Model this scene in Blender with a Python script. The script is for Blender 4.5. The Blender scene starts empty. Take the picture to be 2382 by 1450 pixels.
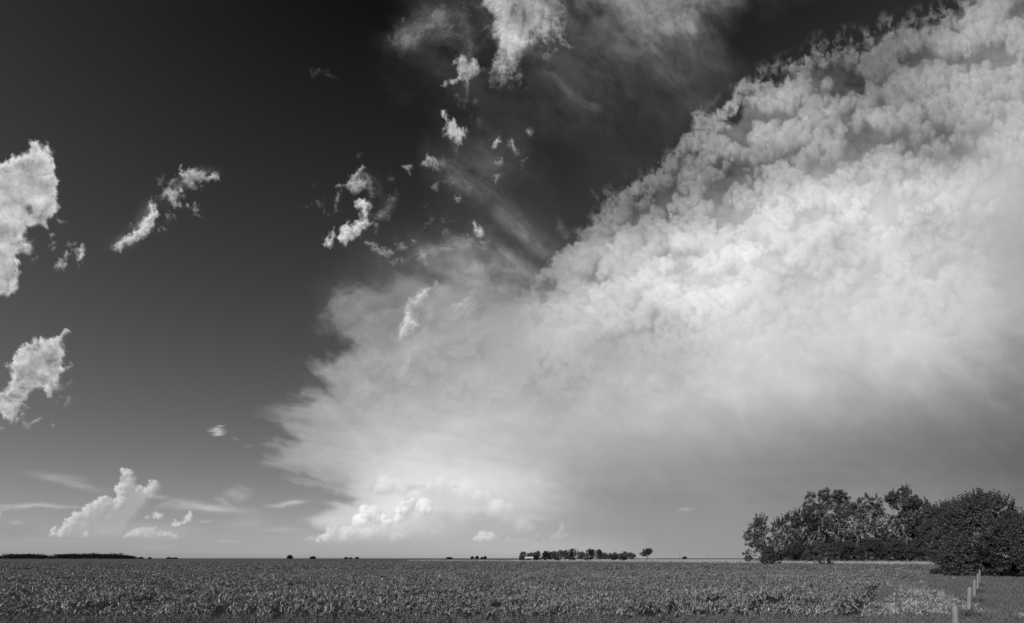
import bpy, math, random
import numpy as np
from mathutils import Vector

# ---------------------------------------------------------------- camera, sky light, sun
S = bpy.context.scene
C = S.collection
F, CX, HZ, EYE = 1200.0, 1191.0, 1299.0, 2.1        # focal length and horizon measured on the photograph, eye height in metres
cam_d = bpy.data.cameras.new('camera'); cam = bpy.data.objects.new('camera', cam_d); C.objects.link(cam)
cam.location = (0, 0, EYE); cam.rotation_euler = (math.radians(90), 0, 0)
cam_d.sensor_width = 36; cam_d.lens = 36 * F / 2382; cam_d.shift_y = (HZ - 725) / 2382
cam_d.clip_start = .1; cam_d.clip_end = 80000
S.camera = cam
SUN_EL, SUN_AZ = 28.0, -135.0                       # azimuth clockwise from the view direction (+Y): behind the left shoulder
wd = bpy.data.worlds.new('World'); S.world = wd; wd.use_nodes = True
nt = wd.node_tree; nt.nodes.clear()
sky = nt.nodes.new('ShaderNodeTexSky'); sky.sky_type = 'NISHITA'; sky.sun_disc = False
sky.sun_elevation = math.radians(SUN_EL); sky.sun_rotation = math.radians(SUN_AZ)
sky.air_density = 1.0; sky.dust_density = .5; sky.ozone_density = 1.0
sep = nt.nodes.new('ShaderNodeSeparateColor'); nt.links.new(sky.outputs[0], sep.inputs[0])     # black and white film behind a red filter
def wmath(op, a, b):
    m = nt.nodes.new('ShaderNodeMath'); m.operation = op
    for k, v in enumerate((a, b)):
        if hasattr(v, 'links'): nt.links.new(v, m.inputs[k])
        else: m.inputs[k].default_value = v
    return m.outputs[0]
r_ = wmath('MAXIMUM', wmath('SUBTRACT', sep.outputs[0], .68), .06)                              # the film's toe
r_ = wmath('DIVIDE', r_, wmath('ADD', wmath('MULTIPLY', r_, .058), 1.0))                        # and its shoulder
bg = nt.nodes.new('ShaderNodeBackground'); bg.inputs[1].default_value = .1; nt.links.new(r_, bg.inputs[0])
wo = nt.nodes.new('ShaderNodeOutputWorld'); nt.links.new(bg.outputs[0], wo.inputs[0])
sd = bpy.data.lights.new('sun', 'SUN'); sun = bpy.data.objects.new('sun', sd); C.objects.link(sun)
sd.energy = 3.4; sd.angle = math.radians(.53); sd.color = (1, 1, 1)                             # the photograph has no colour at all
_e, _a = math.radians(SUN_EL), math.radians(SUN_AZ)
SUN = Vector((math.sin(_a) * math.cos(_e), math.cos(_a) * math.cos(_e), math.sin(_e)))
sun.rotation_euler = SUN.to_track_quat('Z', 'Y').to_euler()
S.view_settings.view_transform = 'Standard'; S.view_settings.look = 'None'; S.view_settings.exposure = 0; S.view_settings.gamma = 1
S.view_settings.use_curve_mapping = False
S.cycles.max_bounces = 6; S.cycles.transparent_max_bounces = 12
STEP = 2.2
import math
# ---------------------------------------------------------------- cloud maps
def axis(lo, hi, a, b, st):
    """positions: even steps inside [a, b], growing steps out to lo and hi"""
    core = list(np.arange(a, b + st, st))
    s, v, left = st, a, []
    while v > lo:
        s *= 1.12; v -= s; left.append(v)
    s, v, right = st, core[-1], []
    while v < hi:
        s *= 1.12; v += s; right.append(v)
    return np.array(left[::-1] + core + right)

AX = axis(-4200, 6600, -60, 2440, STEP)
AY = axis(-3800, 1330, -60, 1330, STEP)
PX, PY = np.meshgrid(AX, AY)
_r = np.random.RandomState(7)
_G = _r.rand(256, 256) * 2 * np.pi
_GX, _GY = np.cos(_G), np.sin(_G)

def perlin(x, y, seed=0):
    x = x + seed * 17.31; y = y + seed * 9.77
    xf, yf = np.floor(x), np.floor(y)
    xi, yi = xf.astype(np.int64), yf.astype(np.int64)
    x = x - xf; y = y - yf
    def g(i, j):
        a, b = (xi + i) & 255, (yi + j) & 255
        return _GX[a, b] * (x - i) + _GY[a, b] * (y - j)
    u = x * x * x * (x * (x * 6 - 15) + 10); v = y * y * y * (y * (y * 6 - 15) + 10)
    n0 = g(0, 0) * (1 - u) + g(1, 0) * u
    n1 = g(0, 1) * (1 - u) + g(1, 1) * u
    return (n0 * (1 - v) + n1 * v) * 1.5

def fbm(x, y, octaves=5, seed=0, gain=.5, ridged=False):
    t, a, s = 0., 1., 0.
    for o in range(octaves):
        n = perlin(x, y, seed + o)
        if ridged: n = 1 - 2 * np.abs(n)
        t = t + n * a; s += a; a *= gain; x = x * 2.03; y = y * 2.03
    return t / s

def ss(a, b, x):
    t = np.clip((x - a) / (b - a), 0, 1)
    return t * t * (3 - 2 * t)

def lin(v):                       # display grey 0..255 -> linear light
    v = np.clip(np.asarray(v, float) / 255, 0, 1)
    return np.where(v < .04045, v / 12.92, ((v + .055) / 1.055) ** 2.4)

def field(points, clampto=(0, 255), reg=.02):
    """scattered values -> thin plate spline, tabulated; returns f(x, y)"""
    p = np.array(points, float)
    q = p[:, :2] * (1 / 400., 1.35 / 400.)
    def phi(r2): return .5 * r2 * np.log(r2 + 1e-12)
    n = len(p)
    K = phi(((q[:, None] - q[None]) ** 2).sum(2)) + reg * np.eye(n)
    P = np.c_[np.ones(n), q]
    M = np.zeros((n + 3, n + 3)); M[:n, :n] = K; M[:n, n:] = P; M[n:, :n] = P.T
    sol = np.linalg.solve(M, np.r_[p[:, 2], np.zeros(3)])
    gx = np.arange(-300, 3000, 12.); gy = np.arange(-300, 1360, 12.)
    X, Y = np.meshgrid(gx / 400., gy * 1.35 / 400.)
    Z = sol[n] + sol[n + 1] * X + sol[n + 2] * Y
    for (a, b), w in zip(q, sol[:n]): Z += w * phi((X - a) ** 2 + (Y - b) ** 2)
    Z = np.clip(Z, *clampto)
    def f(x, y):
        u = np.clip((x + 300) / 12., 0, len(gx) - 1.001); v = np.clip((y + 300) / 12., 0, len(gy) - 1.001)
        i, j = np.floor(u).astype(int), np.floor(v).astype(int); u, v = u - i, v - j
        return (Z[j, i] * (1 - u) + Z[j, i + 1] * u) * (1 - v) + (Z[j + 1, i] * (1 - u) + Z[j + 1, i + 1] * u) * v
    return f

def sdist(poly, x, y):
    """signed distance to a closed outline, positive inside"""
    p = np.array(poly, float); q = np.roll(p, -1, axis=0)
    d2 = np.full(x.shape, 1e18); inside = np.zeros(x.shape, bool)
    for (ax, ay), (bx, by) in zip(p, q):
        ex, ey = bx - ax, by - ay
        L = ex * ex + ey * ey + 1e-9
        t = np.clip(((x - ax) * ex + (y - ay) * ey) / L, 0, 1)
        d2 = np.minimum(d2, (x - ax - t * ex) ** 2 + (y - ay - t * ey) ** 2)
        if ay != by:
            c = ((ay > y) != (by > y)) & (x < (bx - ax) * (y - ay) / (by - ay) + ax)
            inside ^= c
    d = np.sqrt(d2)
    return np.where(inside, d, -d)

T = np.ones_like(PX)              # how much clear sky shows through
E = np.zeros_like(PX)             # light of the clouds in front of it

def over(a, l, win=None):
    a = np.clip(a, 0, 1)
    if win is None:
        E[...] = E * (1 - a) + a * l; T[...] = T * (1 - a)
    else:
        E[win] = E[win] * (1 - a) + a * l; T[win] = T[win] * (1 - a)

def window(x0, x1, y0, y1):
    i0, i1 = np.searchsorted(AX, [x0, x1]); j0, j1 = np.searchsorted(AY, [y0, y1])
    return slice(max(j0, 0), j1 + 1), slice(max(i0, 0), i1 + 1)

# --- shared warps
W1x = fbm(PX / 60, PY / 60, 6, 1); W1y = fbm(PX / 60, PY / 60, 6, 11)
FINE = fbm(PX / 22, PY / 22, 5, 21, .6)
BIG = fbm(PX / 260, PY / 200, 4, 31)

# --- thin veil of high cloud across the middle of the sky: (x, y, grey it adds)
VEIL = [(0,0,0),(600,0,0),(300,600,0),(600,600,0),(700,700,0),(500,800,0),(900,20,0),(780,560,0),(850,500,2),
 (1000,560,12),(950,600,20),(1000,640,42),(900,640,16),(860,680,30),(1100,600,38),(1100,650,62),(1200,560,34),(1200,600,45),(1180,650,62),(1250,620,20),
 (1050,480,8),(1150,500,14),(1070,370,26),(1100,410,30),(1150,380,26),(1160,440,18),(1200,480,14),(1230,540,20),(1300,520,4),(1260,440,3),(1020,420,3),
 (1000,300,0),(900,250,0),(1250,230,12),(1320,200,14),(1380,260,10),(1300,100,20),(1400,40,36),(1480,60,42),(1560,20,58),(1600,40,60),(1620,90,30),(1530,90,44),
 (1460,130,26),(1560,130,22),(1640,140,22),(1680,170,14),(1540,180,20),(1480,200,14),(1600,200,12),(1640,230,14),(1700,60,2),(1800,60,0),(1500,300,6),(1450,380,5),(1350,330,4),
 (1400,450,3),(1600,290,4),(1240,380,3),(1330,280,9),(1750,150,0),(1200,250,6),(1330,20,30),(1260,330,2),(1250,20,20),(1050,40,22),(1080,150,18)]
s45x = (PX * .82 + PY * .57); s45y = (-PX * .57 + PY * .82)
streak = fbm(s45x / 330 + .5 * W1x, s45y / 75 + .9 * BIG, 6, 41, .45)
fil = fbm((PX * .5 + PY * .87) / 300 + .5 * W1x, (-PX * .87 + PY * .5) / 34 + .8 * W1y + BIG, 6, 46, .55, True) * ss(1150, 1300, PX) * ss(480, 380, PY)
v = 1.15 * field(VEIL, (0, 50))(PX + 40 * W1x, PY + 40 * W1y)
v = v * np.clip(1 + 1.3 * streak + .35 * FINE + .6 * fil, .12, 1.9) * ss(-700, -100, PY) * ss(760, 660, PY)
sg = np.interp(PY, [-500, 0, 300, 500, 700, 850], [20, 36, 48, 57, 70, 88])
over(np.clip((lin(sg + v) - lin(sg)) / (lin(205) - lin(sg)), 0, .7), lin(205))

# --- the storm anvil: outline, grey levels
ANVIL = [(1215,690),(1160,672),(1060,655),(960,650),(880,660),(832,668),(785,700),(748,735),(742,765),(772,786),(800,800),(770,822),(728,848),(722,872),(742,890),
 (700,893),(678,920),(700,940),(640,948),(604,962),(640,985),(690,1012),(655,1020),(600,1030),(640,1058),(615,1084),(680,1104),(730,1140),(800,1160),(770,1180),(740,1190),
 (706,1212),(742,1240),(700,1256),(690,1300),(700,1340),(3200,1340),(5200,1340),(5200,-1500),(3600,-900),(2700,-160),(2382,-40),(2230,0),(2200,40),(2130,75),(2040,80),(1990,120),(1880,160),(1790,200),(1740,240),
 (1725,280),(1650,310),(1620,360),(1560,400),(1500,450),(1440,480),(1400,520),(1340,580),(1290,620),(1240,660)]
GREY = [(2382,0,120),(2300,50,140),(2250,120,140),(2350,200,155),(2200,200,140),(2100,110,100),(2000,150,90),(2050,280,150),(1900,250,140),(1800,250,140),(1750,400,120),(1700,330,140),(1650,420,110),(1680,400,90),
 (1850,330,130),(1850,430,175),(1950,350,135),(2050,320,120),(2150,340,122),(2220,350,125),(2000,190,80),(2100,420,190),(2200,400,180),(2300,330,178),(2382,300,170),(2382,400,178),(2300,450,195),(2200,480,205),
 (2350,550,172),(2100,520,208),(2000,500,212),(1900,500,208),(1800,520,208),(1700,520,190),(1600,450,125),(1560,560,170),(1500,520,125),(1450,560,160),(1400,520,110),(1600,600,205),(1700,600,215),(1800,600,210),
 (1900,620,198),(2000,600,203),(2100,600,203),(2200,600,196),(2300,620,186),(2382,620,172),(1500,650,196),(1400,620,168),(1300,650,140),(1250,680,132),(2140,530,165),(1960,570,168),(1830,640,185),(2900,300,160),
 (2900,800,130),(2900,1100,98),(2900,1280,135),(3800,600,120),(745,712,95),(770,712,118),(800,712,140),(850,712,146),(900,712,128),(950,712,140),(1000,712,138),(1080,712,155),(1150,712,142),(1200,712,150),
 (1260,712,172),(1350,712,186),(1420,712,172),(1480,712,200),(1560,712,205),(1650,712,213),(1750,712,206),(1900,712,205),(2100,712,203),(2250,712,199),(2380,712,175),(775,765,112),(850,765,140),(950,765,140),
 (1050,765,158),(1150,765,165),(1250,765,176),(1350,765,180),(1450,765,186),(1540,765,158),(1650,765,200),(1800,765,205),(2000,765,205),(2200,765,200),(2380,765,163),(750,815,135),(800,815,158),(850,815,150),
 (900,815,150),(950,815,165),(1050,815,170),(1150,815,165),(1250,815,180),(1350,815,180),(1420,815,164),(1500,815,182),(1650,815,200),(1900,815,206),(2100,815,205),(2250,815,190),(2380,815,150),(690,895,148),
 (800,895,158),(900,895,160),(1050,895,172),(1200,895,178),(1400,895,185),(1600,895,195),(1750,895,195),(1900,895,186),(2050,895,171),(2200,895,160),(2300,895,150),(2380,895,139),(640,975,145),(750,975,160),
 (900,975,178),(1050,975,190),(1200,975,190),(1400,975,179),(1500,975,185),(1700,975,180),(1800,975,175),(1950,975,158),(2100,975,140),(2250,975,126),(2380,975,115),(660,1055,158),(750,1055,172),(850,1055,195),
 (950,1055,207),(1050,1055,202),(1200,1055,189),(1400,1055,166),(1600,1055,158),(1800,1055,142),(2000,1055,128),(2200,1055,118),(2380,1055,105),(780,1135,165),(850,1135,198),(950,1135,222),(1050,1135,218),(1150,1135,202),
 (1250,1135,186),(1350,1135,161),(1500,1135,150),(1700,1135,142),(2000,1135,135),(2200,1135,130),(2380,1135,115),(740,1215,190),(800,1215,205),(860,1215,215),(930,1215,215),(1000,1215,196),(1100,1215,185),(1200,1215,176),
 (1350,1215,160),(1500,1215,150),(1700,1215,148),(2000,1215,142),(2300,1215,130),(700,1280,170),(900,1280,178),(1100,1280,178),(1300,1280,166),(1500,1280,156),(1700,1280,150),(2000,1280,148),(2300,1280,142)]
g_base = field(GREY, (85, 228))(PX + 22 * W1x, PY + 18 * W1y)
# wispy west edge: fibres fanning out from the storm's foot
ang = np.arctan2(PY - 1190, PX - 1250)
rad = np.hypot(PX - 1250, (PY - 1190) * 1.0)
horiz = ss(820, 1020, PY)
fib = (1 - horiz) * fbm(s45x / 150 + .6 * W1x, -s45y / 70 + .7 * BIG, 7, 51) + horiz * fbm(PX / 230 + .3 * W1x, (PY - .22 * PX) / 30 + .3 * W1y, 6, 61, .6)
d = sdist(ANVIL, PX + 26 * W1x + 34 * fib, PY + 20 * W1y + 8 * fib)
west = ss(1330, 1150, PX)
edge_w = 20 + 34 * west * ss(1100, 700, PX)
a_anvil = ss(0, 1, .34 + d / edge_w + .6 * fib * west + .22 * FINE * (1 - west))
body = ss(-10, 70, d)
low = ss(1245, 1150, PY)
lowfade = np.where(PX < 1500, ss(1280, 1225, PY), 1.0) ; lowfade = lowfade + (1 - lowfade) * ss(1100, 1600, PX)
str2 = fbm(s45x / 260 + .5 * W1x, s45y / 75 + .6 * BIG, 6, 71)
hb = fbm(PX / 420 + .3 * W1x, PY / 48, 5, 81)
g = g_base + (13 * fib * west + 6 * (1 - west) * str2 + 6 * hb * low) * low
soft_area = ss(640, 800, PY) * ss(1050, 880, PY) * ss(1150, 1350, PX)
g += soft_area * (14 * str2 + 9 * BIG)
mott = fbm((PX * .88 - PY * .47) / 120 + .9 * W1x + BIG, (PX * .47 + PY * .88) / 46 + .9 * W1y, 6, 241, .56)
g += 26 * mott * ss(640, 720, PY) * ss(1010, 860, PY) * ss(2100, 1500, PX)
g += 9 * mott * ss(900, 960, PY) * ss(1200, 1060, PY) * ss(1500, 1000, PX)
fan = fbm(np.arctan2(PY - 1250, PX - 1050) * 9 + .5 * W1x, np.hypot(PX - 1050, PY - 1250) / 160 + .5 * W1y, 6, 231, .6)
g += 12 * fan * ss(640, 740, PY) * ss(1130, 1000, PY) * ss(1020, 860, PX)
te = np.array([(1150,740),(1215,690),(1250,640),(1300,600),(1345,560),(1392,505),(1405,470),(1450,445),(1500,425),(1545,385),(1600,340),(1618,278),(1670,258),(1722,200),(1790,170),(1860,146),(1890,112),(1960,94),
 (2010,90),(2060,60),(2120,55),(2190,30),(2230,-10),(2330,-70),(2460,-160)], float)
dtop = PY - np.interp(PX, te[:, 0], te[:, 1])
nearc = ss(1180, 1330, PX)
g -= nearc * ss(480, 100, dtop) * 26 * ss(3300, 2700, PX + PY * .9)
g += nearc * ss(-40, 20, dtop) * ss(460, 200, dtop) * (26 * fbm(PX / 46 + .7 * W1x, PY / 30 + .7 * W1y, 6, 251, .6) + 8 * FINE)
zone = nearc * ss(60, 200, dtop) * ss(880, 760, PY)
g += zone * (20 * fbm(PX / 95 + .5 * W1x, PY / 60 + .5 * W1y, 5, 211) + 10 * fbm(PX / 34, PY / 26, 4, 217)) * ss(2500, 2150, PX)
over(a_anvil * lowfade * (.93 + .07 * body) * (1 - nearc * (1 - ss(-30, 60, dtop + 60 * BIG)) * .6), lin(g))

# --- the puffs of its upper side: painted far to near, each with a crisp crown and a soft foot
PUFFAMP = [(1215,690,20),(1300,650,32),(1400,560,40),(1450,480,36),(1560,430,44),(1650,350,46),(1750,250,48),(1900,180,46),(2050,120,44),(2200,60,46),(2350,40,44),(1900,300,44),(2100,250,42),(2300,250,36),
 (1800,400,44),(2000,400,34),(2200,420,24),(2350,430,12),(2382,480,5),(1600,540,36),(1750,540,28),(1900,540,26),(2100,540,22),(2250,560,14),(1500,620,34),(1650,660,24),(1800,680,20),(2000,680,16),(2200,700,12),(1350,690,28),(1450,680,28),
 (1400,730,26),(1550,750,30),(1300,770,20),(1450,820,10),(1700,800,9),(1200,800,6),(2000,820,3),(1100,760,4),(1500,900,0),(1900,900,0),(1200,900,0),(2382,700,2),(2200,330,40),(2050,330,42)]
rs = np.random.RandomState(5)
puffs = []
AMP = field([(x, y, v) for x, y, v in PUFFAMP], (0, 60), .05)
cl_x, cl_y = 2000, 2000
def cluster(x, y):                # rows of puffs rising to the right, gaps between them
    u, v = x * .93 - y * .36, x * .36 + y * .93
    return perlin(u / 120, v / 52, 3) + .6 * perlin(u / 48, v / 30, 5)
GAPS = [(1965,208,44,14),(2090,322,150,24),(2190,300,50,18),(1690,385,55,30),(1740,430,40,20),(1425,545,24,42),(1600,455,30,16),(2010,110,34,30),(2235,75,24,14),(1780,385,40,14),(1560,500,26,18),(1500,560,22,16),(2010,300,50,14),(2330,240,40,14)]
N = 16000
cx_ = rs.uniform(1130, 2560, N); ye_ = np.interp(cx_, te[:, 0], te[:, 1])
edge_n = 34 * perlin(cx_ / 70., cx_ * 0 + .5, 9) + 16 * perlin(cx_ / 22., cx_ * 0 + 3.5, 4)
cy_ = ye_ + edge_n * np.clip(cx_ / 600 - 2, .3, 1) + 2 + (900 - ye_) * rs.rand(N) ** 1.3 * .95
cc_ = cluster(cx_, cy_); am_ = AMP(cx_, cy_); dp_ = cy_ - ye_
for x, y, c, amp, depth in zip(cx_, cy_, cc_, am_, dp_):
    q, q2, q3, q4 = rs.rand(4)
    if q3 * 30 > amp + 3: continue
    if any(((x - gx_) / gw) ** 2 + ((y - gy_) / gh) ** 2 < .5 + .15 * q4 + 1.1 * float(perlin(np.array(x / 17.), np.array(y / 14.), 8)) for gx_, gy_, gw, gh in GAPS): continue
    if amp > 14 and c < -.34 + .3 * q4: continue
    far = np.clip((2382 - x) / 1200, 0, 1)
    r = (6 + 12 * q ** 1.7) * (1.1 - .2 * far) * (1.55 if y > 500 + 60 * q2 else 1.)
    if q4 < .08: r *= 1.5
    if depth < 40: r *= .72
    puffs.append((y, x, r, amp, depth, q3, q2, c))
puffs.sort()
rw = .85 + .8 * ss(110, 0, dtop)
WISP = fbm(PX / 13 + .6 * W1x, PY / 17 + .6 * W1y, 5, 191, .6)
wx = PX + 12 * rw * fbm(PX / 22, PY / 24, 5, 91, .6); wy = PY + 14 * rw * fbm(PX / 21, PY / 25, 5, 97, .6)
for y, x, r, amp, depth, q, q2, c in puffs:
    rx, ry = r, r * (1.0 + .35 * q) if y < 520 else r * .85
    w = window(x - rx - 12, x + rx + 12, y - ry - 14, y + ry * 2 + 14)
    u = (wx[w] - x) / rx; vv = (wy[w] - y) / ry
    vv = np.where(vv > 0, vv * .62, vv)
    rr = np.sqrt(u * u + vv * vv)
    e = .45 if amp > 11 else .85
    if depth < 60: e = .8
    a = ss(1.0, 1.0 - e, rr) * ss(1.0, .0, vv) * np.clip(.34 + amp / 40, 0, .88) * np.clip(.88 + .5 * WISP[w], .1, 1.15)
    if depth < 60: a = a * (.3 + .5 * q2 + .2 * depth / 60)
    n = np.sqrt(np.clip(1 - rr * rr, 0, 1))
    sh = -.5 * vv - .22 * u + .8 * n - .5
    gg = g_base[w] + 1.15 * amp * (1 + .45 * (y > 470)) * (-.04 - .12 * (y > 470) + 1.35 * sh + .4 * np.clip(c, -.6, .6)) + (q2 - .5) * amp * .4 + amp * .28 * WISP[w]
    over(a, lin(gg), w)
# shreds that tear off the crown
shred = fbm(PX / 24 + .5 * W1x, PY / 38 + .5 * W1y, 6, 103, .62)
m = ss(-48, 6, dtop) * ss(40, -4, dtop) * ss(1180, 1300, PX) * ss(-.12, .42, shred)
over(m * .55, lin(150 + 40 * FINE))

# --- torn fair-weather clouds: outline, raggedness, grey in the middle, grey at the rim, density
def torn(poly, rag=14, mid=190, rim=225, dens=1., scale=26, ex=.7, ey=1., seed=0, soft=12, rot=0., hole=0.):
    p = np.array(poly, float)
    x0, y0 = p.min(0) - rag * 2 - 20; x1, y1 = p.max(0) + rag * 2 + 20
    w = window(x0, x1, y0, y1)
    x, y = PX[w], PY[w]
    c, s = np.cos(rot), np.sin(rot)
    xr, yr = x * c + y * s, -x * s + y * c
    wq = fbm(x / 40, y / 40, 3, 113 + seed); wk = fbm(x / 22, y / 24, 4, 173 + seed, .6); wl = fbm(x / 22, y / 24, 4, 179 + seed, .6)
    n = fbm(xr / (scale * ex) + .7 * wk, yr / (scale * ey) + .7 * wl, 7, 111 + seed * 7, .66)
    rid = fbm(xr / (scale * ex) + .8 * n, yr / (scale * ey), 5, 119 + seed * 3, .6, True)
    d = sdist(poly, x + rag * (.5 * wq + .9 * wk), y + rag * (.5 * n + .9 * wl))
    dens_f = d / soft + n * rag / soft * 1.5 + .2
    a = ss(0, 1.8, dens_f) * np.clip(.6 + .95 * rid, 0, 1.15)
    a = np.where(dens_f > 2.4, np.maximum(a, ss(2.4, 4.5, dens_f)), a)
    if hole: a = a * (1 - hole * ss(.18, .5, -n) * ss(3.5, 1.5, d / soft))
    k = ss(0, 2.6, d / soft + .8 * n)
    # sun high on the left: crowns and thin rims bright, thick middle greyer
    big = fbm(x / (scale * 1.7) + .5 * wk, y / (scale * 1.4) + .5 * wl, 4, 131 + seed, .45)
    gy, gx = np.gradient(fbm(x / (scale * 1.5), y / (scale * 1.2), 3, 137 + seed, .45)); gdy, gdx = np.gradient(d / STEP)
    rel = np.clip((gy * .8 + gx * .5) * 5 / (STEP / 2.5), -1, 1)
    lit = (gdy * .85 + gdx * .4)
    gg = (rim - 14 + 24 * lit) * (1 - k) + (mid - 12 + 62 * big + 16 * wq + 14 * np.clip(lit, -1, 1) * ss(60, 10, d)) * k + 4 * n + 10 * rel * k
    over(a * dens, lin(gg), w)

torn([(-60,420),(0,378),(28,362),(60,352),(70,330),(92,326),(96,340),(112,332),(122,352),(124,380),(134,408),(136,440),(138,480),(130,500),(116,512),(108,538),(92,528),(84,530),(66,534),(58,548),(66,565),(78,580),(66,592),(46,590),(40,600),
  (46,622),(52,640),(42,655),(34,690),(20,696),(0,688),(-60,720)], 11, 196, 240, 1, 26, .8, 1, 1, 9)
torn([(46,588),(56,560),(70,560),(84,585),(66,600)], 14, 150, 190, .6, 20, .8, 1, 2, 10)
torn([(130,510),(150,512),(158,520),(140,522)], 8, 150, 190, .5, 14, 1, 1, 3, 8)
torn([(60,468),(68,472),(80,492),(74,500),(62,505),(56,490)], 6, 75, 90, .85, 14, 1, 1, 4, 6)
torn([(127,622),(140,600),(152,588),(164,592),(150,610),(158,620),(150,632),(134,630)], 10, 170, 215, .85, 12, .8, 1, 5, 8)
torn([(172,602),(186,570),(196,566),(200,590),(192,610),(180,612)], 9, 195, 225, .95, 12, .7, 1, 6, 8)
torn([(176,618),(186,612),(182,632)], 7, 140, 180, .4, 10, .7, 1, 7, 7)
torn([(258,572),(275,560),(295,545),(318,532),(330,505),(342,490),(345,468),(356,464),(362,480),(372,498),(366,520),(352,540),(330,556),(318,566),(300,572),(275,584),(262,580)], 10, 205, 235, 1, 15, .7, 1, 8, 9)
torn([(370,460),(385,438),(405,438),(428,440),(420,452),(412,470),(436,478),(440,484),(410,486),(400,490),(396,478),(388,462)], 10, 170, 215, .85, 14, .7, 1, 9, 9)
torn([(360,418),(378,408),(382,420),(376,434),(366,430)], 9, 120, 170, .45, 12, .7, 1, 10, 8)
torn([(385,425),(408,422),(400,430)], 8, 130, 170, .5, 12, .7, 1, 11, 7)
torn([(416,408),(420,385),(430,395),(445,392),(462,390),(480,395),(485,410),(500,395),(508,396),(506,424),(488,424),(470,420),(456,424),(442,436),(428,428)], 11, 165, 215, .9, 15, .6, 1.1, 12, 9, .6)
torn([(400,495),(408,498),(410,515),(402,512)], 7, 130, 170, .45, 10, .7, 1, 13, 6)
torn([(6,852),(22,842),(36,822),(52,800),(70,794),(82,785),(106,786),(122,786),(142,780),(146,792),(154,820),(152,836),(148,848),(164,852),(158,862),(142,874),(142,892),(134,906),(122,922),(110,928),(100,905),(88,905),(76,912),(66,920),(62,938),
  (48,940),(42,965),(26,985),(14,982),(0,962),(-50,940),(-50,925),(0,905),(20,895),(24,880),(20,858)], 10, 186, 238, 1, 20, .8, 1, 14, 8)
torn([(125,785),(140,770),(160,766),(168,772),(150,782),(140,790)], 9, 190, 235, .85, 14, 1, .7, 15, 7, -.5)
torn([(36,870),(48,880),(44,896),(36,885)], 8, 110, 120, .6, 12, .8, 1, 16, 6)
torn([(44,900),(56,900),(54,914),(44,912)], 8, 110, 120, .6, 12, .8, 1, 17, 6)
torn([(58,992),(72,978),(92,970),(100,968),(88,984),(68,994)], 7, 175, 200, .85, 12, 1, .6, 18, 7, -.5)
torn([(34,975),(48,965),(64,958),(52,972),(40,984)], 6, 175, 205, .8, 12, 1, .6, 19, 6, -.5)
torn([(-20,1002),(6,992),(14,998),(0,1008)], 7, 150, 190, .6, 12, 1, .7, 20, 6)
torn([(92,928),(98,915),(94,932)], 6, 150, 180, .5, 9, 1, .7, 21, 6)
# between the left and the middle
torn([(782,434),(810,420),(826,398),(844,382),(852,392),(838,412),(858,420),(850,438),(835,452),(822,458),(812,440),(800,434)], 12, 150, 200, .92, 18, .6, 1.1, 22, 10, .6)
torn([(776,470),(786,448),(792,454),(786,478),(790,494),(780,496)], 9, 130, 170, .7, 14, .6, 1.1, 23, 8, .5)
torn([(846,400),(870,420),(880,455),(862,452),(850,430)], 16, 90, 120, .45, 18, .6, 1.2, 24, 12, .4)
torn([(826,474),(842,462),(856,464),(868,472),(858,484),(856,505),(866,520),(850,538),(838,552),(818,560),(805,574),(792,572),(786,552),(796,530),(804,516),(824,518),(836,510),(838,490),(828,488)], 10, 200, 232, 1, 18, .8, 1, 25, 8)
torn([(750,572),(756,556),(768,540),(780,530),(782,548),(772,572),(764,580)], 9, 195, 228, .95, 12, .5, 1.2, 26, 8, .5)
torn([(862,510),(880,496),(896,486),(914,478),(906,496),(884,512),(868,518)], 11, 120, 150, .6, 16, 1, .8, 27, 9, -.5)
torn([(896,460),(908,452),(910,466),(902,474)], 7, 110, 140, .6, 10, 1, 1, 28, 7)
torn([(740,480),(752,455),(756,470),(746,490)], 9, 70, 90, .5, 14, .7, 1, 29, 8)
torn([(700,480),(712,474),(716,490),(706,492)], 8, 64, 80, .5, 14, .7, 1, 30, 8)
torn([(900,414),(918,406),(908,418)], 7, 120, 170, .55, 10, 1, .7, 31, 6, -.5)
torn([(850,562),(866,558),(880,578),(896,582),(912,578),(916,590),(904,600),(900,612),(888,598),(868,585)], 11, 165, 190, .75, 18, 1, .8, 32, 9)
torn([(934,390),(946,380),(962,384),(956,396),(950,412),(944,398)], 9, 150, 200, .7, 12, .7, 1.1, 33, 7)
torn([(978,385),(990,364),(1006,362),(1020,372),(1030,382),(1020,388),(1004,384),(992,390)], 10, 155, 200, .75, 14, .7, 1.1, 34, 8)
torn([(1010,372),(1030,364),(1046,368),(1060,388),(1046,384),(1030,392)], 13, 100, 130, .55, 16, .7, 1.1, 35, 10)
torn([(1036,406),(1052,402),(1072,408),(1100,428),(1120,448),(1140,470),(1120,462),(1092,448),(1066,424),(1046,420)], 15, 110, 130, .55, 26, 1.6, .7, 36, 14, .75)
torn([(1056,462),(1060,448),(1066,460),(1080,456),(1072,472),(1062,476)], 7, 145, 175, .85, 12, 1, 1, 37, 7)
torn([(1148,380),(1164,370),(1172,384),(1164,394),(1150,390)], 9, 120, 160, .75, 14, 1, 1, 38, 8)
torn([(1146,402),(1156,406),(1172,400),(1164,416),(1154,436),(1146,432),(1150,416)], 8, 150, 180, .9, 12, .8, 1, 39, 7)
torn([(1140,340),(1152,320),(1166,314),(1166,330),(1156,348),(1146,350)], 9, 175, 200, .95, 14, .7, 1, 40, 8)
torn([(1180,328),(1194,322),(1200,340),(1206,362),(1198,362),(1188,348)], 9, 150, 185, .8, 13, .7, 1, 41, 7)
torn([(1218,310),(1226,298),(1242,296),(1244,308),(1234,320),(1224,318)], 7, 130, 155, .85, 12, 1, 1, 42, 7)
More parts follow.
